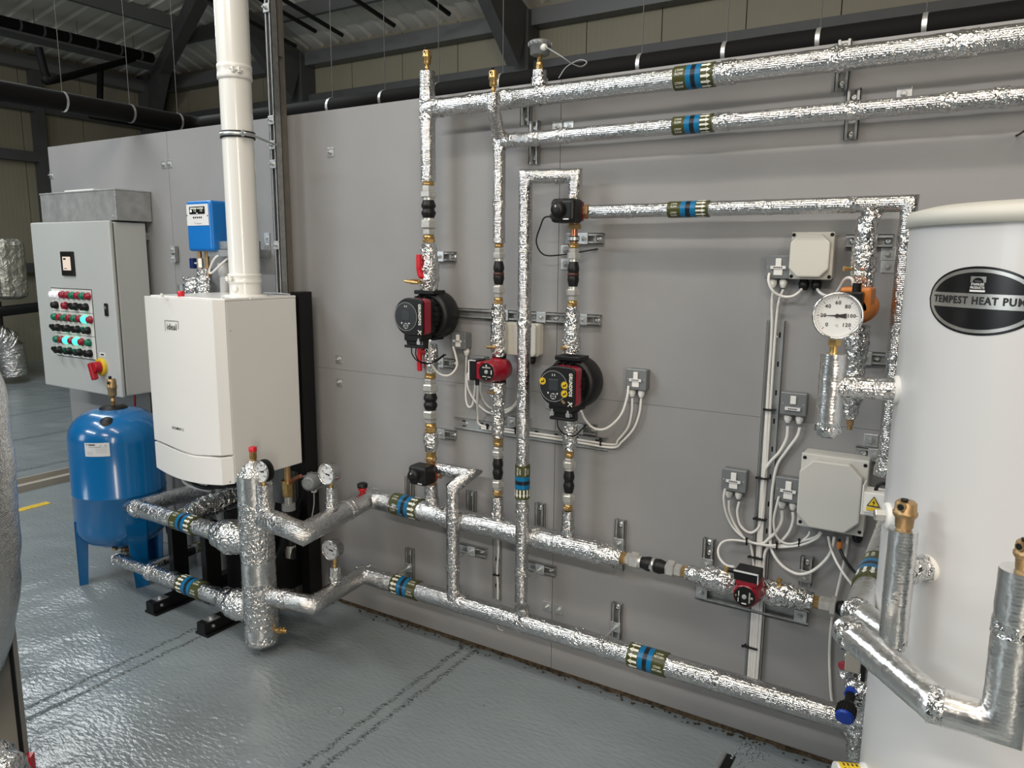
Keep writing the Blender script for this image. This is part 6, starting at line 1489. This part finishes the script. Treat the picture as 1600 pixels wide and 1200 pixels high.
# ------------------------------------------------------------------ hot water tank and its pipes
TC, TR = V((.1486, -1.067, 0)), .265
def tank_hit(px, py):
    q = ray(px, py); ox, oy = CAM.x - TC.x, CAM.y - TC.y; A = q.x ** 2 + q.y ** 2; B = 2 * (ox * q.x + oy * q.y); c = ox * ox + oy * oy - TR * TR; D = B * B - 4 * A * c
    s = (-B - math.sqrt(max(0, D))) / (2 * A); return CAM + q * s
def project(p):
    d = V(p) - CAM; w = d.dot(FW); return 800 + F * d.dot(RT) / w, 600 - F * d.dot(UP) / w
def tank():
    zb, zt = tank_hit(1424, 356).z, tank_hit(1424, 333).z
    t = thing('water_cylinder', (TC.x, TC.y, 0), 'tall white hot water cylinder with oval badge at the right edge', 'water tank')
    MB().lathe(TC + V((0, 0, .04)), (0, 0, 1), [(0, TR), (zb - .04, TR)], 96).build('shell', 'tank', t)
    MB().lathe(TC, (0, 0, 1), [(0, TR - .012), (.04, TR - .012)], 64).build('base_ring', 'blackp', t)
    h = zt - zb
    MB().lathe(TC + V((0, 0, zb)), (0, 0, 1), [(0, TR + .001), (.0, TR + .007), (h * .80, TR + .0065), (h, TR + .001), (h + .008, TR - .03), (h + .012, TR - .12), (h + .013, .01)], 96).build('lid', 'cream', t)
    # oval badge wrapped on the shell
    c0 = tank_hit(1526, 471); az = math.atan2(c0.y - TC.y, c0.x - TC.x); zc = (tank_hit(1526, 416).z + tank_hit(1526, 524.5).z) / 2
    hb = (tank_hit(1526, 416).z - tank_hit(1526, 524.5).z) / 2
    l = tank_hit(1452.5, 470); da = az - math.atan2(l.y - TC.y, l.x - TC.x); hw = abs(da) * TR
    def fn(off): return lambda u, v: TC + V((math.cos(az + u / TR) * (TR + off), math.sin(az + u / TR) * (TR + off), zc + v))
    def patch(mb, u0, u1, lo, hi, off, mi, n=48):
        f = fn(off); vs = []
        for i in range(n + 1):
            u = u0 + (u1 - u0) * i / n; vs += [f(u, lo(u)), f(u, hi(u))]
        return mb.add(vs, [(2 * i, 2 * i + 2, 2 * i + 3, 2 * i + 1) for i in range(n)], mi, True)
    def ell(a, b): return lambda u: b * math.sqrt(max(0, 1 - (u / a) ** 2))
    mb = MB(); e0 = ell(hw, hb); patch(mb, -hw, hw, lambda u: -e0(u), e0, .0006, 0, 64)
    e1 = ell(hw * .955, hb * .93); patch(mb, -hw * .955, hw * .955, lambda u: -e1(u), e1, .0010, 1, 64)
    a2, b2 = hw * .885, hb * .83; e2 = ell(a2, b2); ylo, yhi = -hb * .215, hb * .215
    um = a2 * math.sqrt(1 - (yhi / b2) ** 2)
    patch(mb, -um, um, lambda u: yhi, lambda u: max(yhi, e2(u)), .0014, 0); patch(mb, -um, um, lambda u: min(ylo, -e2(u)), lambda u: ylo, .0014, 0)
    f = fn(.0016); tv, _ = text_geo('TEMPEST HEAT PUMP', 1, .035); tw = max(x for x, y in tv) - min(x for x, y in tv); ts = hb * .30; mb.text('TEMPEST HEAT PUMP', ts, None, None, None, 2, .035, fn=lambda u, v: f(u, v), sx=hw * 1.72 / (ts * tw))
    # maker's mark above the band: arched house with two lines
    k = hb * .155; o = (-.0, hb * .53); g = fn(.0018)
    def rect(u0, u1, v0, v1, mi, ff=g, n=4):
        vs = []
        for i in range(n + 1):
            u = u0 + (u1 - u0) * i / n; vs += [ff(u, v0), ff(u, v1)]
        mb.add(vs, [(2 * i, 2 * i + 2, 2 * i + 3, 2 * i + 1) for i in range(n)], mi)
    rw = hb * .23; rect(o[0] - rw, o[0] + rw, o[1] + k * .05, o[1] + k * 1.15, 1)
    arch = ell(rw * .72, k * .88); patch(mb, o[0] - rw * .72, o[0] + rw * .72, lambda u: o[1] + k * .06, lambda u: o[1] + k * .06 + arch(u - o[0]), .0021, 0, 20)
    g2 = fn(.0024); mb.text('Telford', k * .42, None, None, None, 1, 0, fn=lambda u, v: g2(u + o[0], v + o[1] + k * .28))
    mb.text('STAINLESS', k * .62, None, None, None, 3, .03, fn=lambda u, v: g2(u + o[0], v + o[1] - k * .32), sx=.78)
    mb.text('PRODUCTS', k * .62, None, None, None, 3, .03, fn=lambda u, v: g2(u + o[0], v + o[1] - k * .95), sx=.78)
    rect(o[0] - rw, o[0] + rw, o[1] - k * 1.72, o[1] - k * 1.36, 3)
    mb.build('oval_badge', ['glossk', 'silverp', 'printk', 'label'], t)
    # side boss with brass plug and electrical cover
    def boss(px, py, r, nm, name='port_collar', r0=0.):
        p = tank_hit(px, py); n = V((p.x - TC.x, p.y - TC.y, 0)).normalized()
        MB().lathe(p - n * .012, n, [(0, r * 1.0), (.014, r), (.018, r * .95), (.019, r * .8)], 32).build(name, nm, t); return p, n
    p1, n1 = boss(1402, 609, .0265, 'whitep'); p2, n2 = boss(1450, 888, .0225, 'whitep'); p3, n3 = boss(1388, 806, .025, 'whitep')
    mb = hexnut(MB(), p3 + n3 * .006, p3 + n3 * .024, .0115); mb.build('brass_plug', 'silverp', t)
    p4, n4 = boss(1352, 1226, .040, 'whitep')
    q = MB().cyl(p4 + n4 * .0, p4 + n4 * .055, .036, 32).build('element_cover', 'whitep', t)
    x_, y_, _ = frame_of(n4); mb = MB(); vs = []
    for k_ in range(33):
        a = 2 * PI * k_ / 32
        for ww in (.012, .05): vs.append(p4 + n4 * ww + (x_ * math.cos(a) + y_ * math.sin(a)) * .0365)
    mb.add(vs, [(2 * i, 2 * i + 1, 2 * i + 3, 2 * i + 2) for i in range(32)], 0, True)
    for row in range(4):
        for j in range(16):
            a = 2 * PI * j / 16; w0 = .016 + row * .008
            pp = [p4 + n4 * ww + (x_ * math.cos(aa) + y_ * math.sin(aa)) * .0369 for ww, aa in ((w0, a), (w0 + .003, a), (w0 + .003, a + .25), (w0, a + .25))]; mb.add(pp, [(0, 1, 2, 3)], 1)
    mb.build('warning_wrap', ['yellow', 'printk'], q)
    # white thermostat cover with electrical warning sign behind the side boss
    A, B = WD(1347.5, 768, 1.62), WD(1384, 806, 1.62); yk = A.y
    x0, x1 = A.x, A.x + .075; z1, z0 = A.z, WD(1347, 806, 1.62).z
    th = MB().bb((x0, yk, z0), (x1, yk + .05, z1)).bb((x0, yk - .002, z0), (x0 + .003, yk + .05, z1 + .014)).build('thermostat_cover', 'whitep', t, .002)
    cx = x0 + .024; sg = MB(); w = .0135; zc2 = z0 + (z1 - z0) * .62
    def tri(s, off, mi): sg.add([(cx - w * s, yk - off, zc2 - w * .72 * s), (cx + w * s, yk - off, zc2 - w * .72 * s), (cx, yk - off, zc2 + w * s)], [(0, 1, 2)], mi)
    tri(1, .0026, 1); tri(.76, .0029, 0)
    sg.add([(cx + .001, yk - .0032, zc2 + .006), (cx - .003, yk - .0032, zc2 - .001), (cx - .0002, yk - .0032, zc2 - .001), (cx - .001, yk - .0032, zc2 - .008), (cx + .003, yk - .0032, zc2 + .001), (cx + .0002, yk - .0032, zc2 + .001)], [(0, 1, 2), (0, 2, 5), (3, 4, 5), (3, 5, 2)], 1)
    sg.bb((cx - w, yk - .0028, zc2 - .019), (cx + w, yk - .002, zc2 - .0115)); sg.bb((cx - w - .005, yk - .0028, z0 + .007), (cx + w, yk - .002, z0 + .009), 2).bb((cx - w - .005, yk - .0028, z0 + .003), (cx - .002, yk - .002, z0 + .0045), 2)
    sg.build('warning_sign', ['yellow', 'printk', 'greyp'], th)
    MB().tube([(x0 + .02, yk + .03, z1 - .01), (x0 + .03, yk + .02, z1 + .016), (x0 + .05, yk + .03, z1 + .014), (x0 + .07, yk + .05, z1 - .01)], .004, 8).build('black_lead', 'rubber', th)
    return p1, n1, p2, n2
P1, N1, P2, N2 = tank()

def tank_pipes():
    # tee with dial gauge
    v = P1 + N1 * .113; r = pxm(v, 38) / 2; q = V((v.x, v.y, 0)); t = thing('insulated_pipe', v, 'foil tee pipe carrying the big dial gauge, joined to the side of the tank', 'pipe', 'foil-insulated pipes')
    zt, zb = over(v, 1313, 553), over(v, 1302, 683)
    sleeve(t, [V((v.x, v.y, zt)), V((v.x, v.y, zb + .02))], r, 'upright_sleeve', amp=.0008, freq=60, step=.01, mat_='foilsmooth')
    wrap(t, [V((v.x, v.y, zb + .03)), V((v.x, v.y, zb + .012)), V((v.x, v.y, zb))], [r, r * 1.05, r * .72], amp=.0035)
    sleeve(t, [P1 + N1 * .004, v], r * .93, 'branch_sleeve', amp=.0012, freq=60, step=.01); tape(t, v - N1 * .03, N1, r * 1.0, .02, amp=.002)
    g = V((v.x, v.y, zt)); c = V((v.x, v.y, over(v, 1318, 493))) + dir_at(v, .10) * .02; gauge(g, c, dir_at(v, .10), pxm(v, 73) / 2, .035, 'big dial gauge with a silver rim in front of the orange pump', 180, N7)
    # upright pipe with air vent, elbowed into the tank front
    best = min((abs(project(P2 + N2 * (L / 500))[0] - 1405), L / 500) for L in range(15, 120))[1]
    v = P2 + N2 * best; r = pxm(v, 42) / 2; zt, zb = over(v, 1408, 826), over(v, 1393, 1012)
    t = thing('insulated_pipe', (v.x, v.y, zb), 'upright foil pipe with air vent, joined to the front of the tank', 'pipe', 'foil-insulated pipes')
    sleeve(t, [V((v.x, v.y, zt)), V((v.x, v.y, zb + .01))], r, 'upright_sleeve', amp=.0008, freq=60, step=.01, mat_='foilsmooth'); wrap(t, [V((v.x, v.y, zb + .02)), V((v.x, v.y, zb))], [r, r * .86], amp=.003)
    wrap(t, [P2 + N2 * .004, P2 + N2 * best * .5, v], [r * .95, r * .92, r * .92], amp=.003)
    air_vent((v.x, v.y, zt), pxm(v, 32) / 2, (over(v, 1408, 779) - zt) * .98, 'brass air vent with black cap on the upright foil pipe in front of the tank', 'brassdull', ang=-.35, stem=False)
    av = v
    # pipe from the wall along the tank side, then forward
    z = 1.10; e = WZ(1342, 960, z); xw = e.x; w = V((av.x, av.y - .0, z)); r = .0285
    t = thing('insulated_pipe', e, 'foil pipe coming from the wall past the left side of the tank, then elbowed', 'pipe', 'foil-insulated pipes')
    wz_ = WZ(1400, 1003, z)
    sleeve(t, [V((xw, -.16, z)), e, wz_], r, 'elbow_sleeve', amp=.001, step=.012, mat_='foilsmooth'); tape(t, e, V((1, -1, 0)), r * 1.06, .03, amp=.003)
    a, b = WZ(1362, 880, z), WZ(1350, 918, z); marker(t, (xw, a.y, z), (xw, b.y, z), r + .001, ('LTHW', 'FLOW'))
    wrap(t, [V((xw, -.36, z)), V((xw, -.50, z)), V((xw, -.62, z))], [r, r * 1.1, r], amp=.003)
    # low pipe round the tank front and up at the right
    z = 1.15; s0, s1, s2 = WZ(1322, 984, z), WZ(1462, 1102, z), WZ(1566, 1132, z); r = .0262
    t = thing('insulated_pipe', s1, 'foil pipe crossing low in front of the tank and turning up at its right', 'pipe', 'foil-insulated pipes')
    top = over(s2, 1588, 888); sleeve(t, [s0, s1, s2, V((s2.x, s2.y, top))], r, 'front_sleeve', amp=.0009, freq=60, step=.01, mat_='foilsmooth')
    wrap(t, [s0 + (s1 - s0) * .0, s0 + (s1 - s0) * .05, s0 + (s1 - s0) * .16], [r * .8, r * 1.06, r * 1.0], amp=.003); tape(t, s1, (s2 - s1), r * 1.03, .02, amp=.002)
    tape(t, V((s2.x, s2.y, (top + z) / 2 + .03)), (0, 0, 1), r * 1.05, .02, amp=.002)
    air_vent((s2.x + .003, s2.y, top - .002), pxm(s2, 32) / 2, pxm(s2, 50), 'brass air vent on the foil pipe at the right edge of the photo', 'brassdull', stem=False)
    # blue and black commissioning valve near the floor header's end
    X = -.205; c0, c1, c2, c3 = WX(1333, 1068, X), WX(1331, 1080, X), WX(1329, 1095, X), WX(1326, 1106, X); kx = WX(1321, 1133, X); n = V((0, -1, 0)); zc = c1.z; a = V((X, c1.y, zc)); s = depth(a) / F * .88
    t = thing('regulating_valve', a, 'regulating valve with blue collar and black ribbed knob beside the foot of the tank', 'valve')
    n = V((-.04, -.90, -.30)).normalized(); u = a
    MB().lathe(u, n, [(0, 11 * s), (10 * s, 11 * s)], 20).build('blue_collar', 'valveblue', t)
    MB().lathe(u + n * 10 * s, n, [(0, 8 * s), (20 * s, 8 * s)], 16).build('neck', 'black', t)
    mb = MB().lathe(u + n * 28 * s, n, [(0, 9 * s), (10 * s, 15 * s), (30 * s, 15.5 * s)], 24); x_, y_, _ = frame_of(n)
    for i in range(18): aa = 2 * PI * i / 18; dr = x_ * math.cos(aa) + y_ * math.sin(aa); mb.tube([u + n * 38 * s + dr * 15.2 * s, u + n * 57 * s + dr * 15.8 * s], 1.3 * s, 5, smooth_path=False)
    mb.build('ribbed_knob', 'black', t); MB().lathe(u + n * 58 * s, n, [(0, 15.3 * s), (5 * s, 15 * s), (6 * s, 13 * s)], 24).build('blue_end', 'valveblue', t)
    wrap(t, [u - n * 30 * s + V((.01, 0, 0)), u - n * 14 * s + V((.006, 0, 0)), u + n * 1 * s], [13 * s, 21 * s, 13 * s], amp=.006)
    wrap(t, [V((X + .03, u.y + .03, zH2 - .0)), V((X + .03, u.y + .02, zc)), V((X + .02, u.y + .03, zc + .06))], [.03, .045, .02], amp=.008)
    wrap(t, [V((X - .02, u.y + .02, zc + .03)), V((X - .02, u.y + .03, zc + .11))], [.022, .012], amp=.005)
    MB().lathe(V((X - .028, u.y - .0, zc + .075)), (-.4, -1, 0), [(0, .012), (.01, .013), (.012, .01)], 14).build('orange_plug', 'redenam', t)
    A = WX(1322, 1003, X + .01); B = WX(1345, 1052, X + .01)
    t = thing('beige_cover', B, 'narrow beige cover with dark edges between the low foil pipe and the regulating valve', 'cover')
    y0 = min(A.y, B.y) + .25; a_, b_ = W(1323, 1000, -y0), W(1344, 1055, -y0)
    MB().bb((a_.x, y0, b_.z), (b_.x, y0 + .04, a_.z + .06)).build('face', 'clad_trim', t, .003); MB().bb((b_.x + .001, y0 + .004, b_.z - .02), (b_.x + .012, y0 + .04, a_.z)).bb((a_.x - .012, y0 + .004, b_.z + .06), (a_.x - .001, y0 + .04, a_.z + .05)).build('edge', 'black', t)
tank_pipes()

# ------------------------------------------------------------------ foreground at the left edge
def foreground():
    o = WD(-118, 900, 2.35); c = V((o.x, o.y, 0)); k = 2.35 / 2.6
    t = thing('wrapped_vessel', c, 'big dull foil-wrapped vessel bulging in at the left edge of the photo', 'vessel')
    pr = [(1090, 0), (1140, -60), (1060, 20), (1020, 32), (980, 36), (930, 40), (860, 41), (790, 37), (720, 31), (650, 22), (610, 12), (575, -1), (540, -16), (500, -40), (470, -80)]
    rows = [(1160, -80), (1130, -45), (1090, -1)] + pr[2:]
    prof = []
    for py, px in rows:
        z = over(c, -118, py); q1, q2 = ray(px, py), ray(-118, 900); da = math.atan2(q1.x, q1.y) - math.atan2(q2.x, q2.y); dc = math.hypot(c.x - CAM.x, c.y - CAM.y); prof.append((z, dc * math.sin(abs(da)) - .012))
    prof.sort(); zt_, rt_ = prof[-1]; prof += [(zt_ + .05, rt_ * .88), (zt_ + .09, rt_ * .6), (zt_ + .105, rt_ * .2)]; n = 64; rings = []
    full = []
    for i in range(len(prof) - 1):
        for j in range(7): f = j / 7; full.append((prof[i][0] * (1 - f) + prof[i + 1][0] * f, prof[i][1] * (1 - f) + prof[i + 1][1] * f))
    full.append(prof[-1]); vs = []; fs = []
    for z, r in full:
        for q in range(n):
            a = 2 * PI * q / n; p = c + V((math.cos(a) * r, math.sin(a) * r, z)); s = p * 6
            dv = noise.noise(s) * .006 + abs(noise.noise(V((p.x * 14, p.y * 14, p.z * 7)))) * .008; p += V((math.cos(a), math.sin(a), 0)) * dv; vs.append(p)
    m = len(full)
    for i in range(m - 1):
        for q in range(n): j = (q + 1) % n; fs.append((i * n + q, i * n + j, (i + 1) * n + j, (i + 1) * n + q))
    mb = MB().add(vs, fs, 0, True); mb.add(vs[:n][::-1], [tuple(range(n))]); mb.add(vs[-n:], [tuple(range(n))]); mb.build('foil_jacket', 'foil', t)
    zl = prof[0][0]; MB().cyl(c + V((0, 0, 0)), c + V((0, 0, zl + .02)), .09, 20).build('pedestal', 'darksteel', t)
    # warm grey panel cabinet behind it
    b = V((-2.655, -1.53, 0)); t = thing('floor_cabinet', b + V((-.3, .2, 0)), 'warm grey metal panel with dark slots standing at the lower left edge of the photo', 'cabinet')
    d = V((-.75, -.66, 0)).normalized(); s = V((d.y, -d.x, 0)) * -1
    R = Matrix((d, s, V((0, 0, 1)))).transposed()
    MB().box(b + d * .35 + s * -.0 + V((0, 0, .29)), (.70, .03, .58), R).build('panel', 'fgpanel', t, .003)
    sgn = 1 if (CAM - b).dot(s) > 0 else -1
    MB().box(b + d * .008 + s * sgn * .018 + V((0, 0, .29)), (.012, .006, .58), R).build('edge_seal', 'blackp', t)
    MB().box(b + d * .115 + s * sgn * .0165 + V((0, 0, .27)), (.010, .004, .27), R).build('slot', 'black', t)
    MB().box(b + d * -.006 + s * sgn * .012 + V((0, 0, .03)), (.03, .03, .06), R).build('red_foot', 'lever', t)
    e = WD(5, 1222, 1.75); f = thing('foil_roll', e, 'crumpled foil-wrapped end in the bottom left corner of the photo', 'pipe')
    wrap(f, [e + V((-.35, -.16, .02)), e + V((-.13, -.05, .02)), e + V((-.02, -.0, -.01)), e + V((.05, .02, -.05))], [.095, .09, .072, .02], amp=.012)
    zf = e.z
    MB().cyl(e + V((-.2, -.09, -zf + .0)), e + V((-.2, -.09, 0)), .03, 14).build('leg', 'darksteel', f)
foreground()

# ------------------------------------------------------------------ light: hall lamps and roof lights
def area(name, loc, target, sx, sy, power, col):
    l = bpy.data.lights.new(name, 'AREA'); l.shape = 'RECTANGLE'; l.size = sx; l.size_y = sy; l.energy = power; l.color = col
    o = bpy.data.objects.new(name, l); COL.objects.link(o); o.location = loc
    o.rotation_euler = (V(target) - V(loc)).to_track_quat('-Z', 'Y').to_euler(); return o
for x, y, pw, col in ((-4.6, -2.6, 85, (.97, .99, 1)), (-.2, -2.6, 70, (1, .88, .74)), (-5.2, -6.6, 165, (.94, .98, 1)), (.6, -6.6, 150, (1, .89, .77))):
    area('strip_lamp', (x, y, 5.2), (x * .75, .2, .9), 3.4, .26, pw, col)
area('roof_light', (-8.4, .9, 5.4), (-7.0, .4, 0), 1.1, 5, 190, (.93, .98, 1))
area('side_window', (-8.2, -8.6, 2.7), (-2.6, 0, 1.1), 2.2, 2.6, 100, (.90, .97, 1))
area('side_window', (3.4, -6.2, 2.4), (-1.2, 0, 1.1), 1.0, 3.0, 140, (1, .88, .74))
w = bpy.data.worlds.new('hall_ambient'); SC.world = w; w.use_nodes = True
bg = w.node_tree.nodes['Background']; bg.inputs['Color'].default_value = (.80, .86, .92, 1); bg.inputs['Strength'].default_value = .055

# ------------------------------------------------------------------ camera
cd = bpy.data.cameras.new('camera'); co = bpy.data.objects.new('camera', cd); COL.objects.link(co)
cd.sensor_fit = 'HORIZONTAL'; cd.sensor_width = 36; cd.lens = F / 1600 * 36; cd.clip_start = .05; cd.clip_end = 200
m = Matrix((RT, UP, -FW)).transposed().to_4x4(); m.translation = CAM; co.matrix_world = m
SC.camera = co
SC.view_settings.view_transform = 'Standard'; SC.view_settings.look = 'None'; SC.view_settings.gamma = 1; SC.view_settings.use_curve_mapping = False
SC.view_settings.exposure = 0.0
SC.cycles.max_bounces = 8; SC.cycles.sample_clamp_indirect = 6; SC.cycles.use_denoising = True
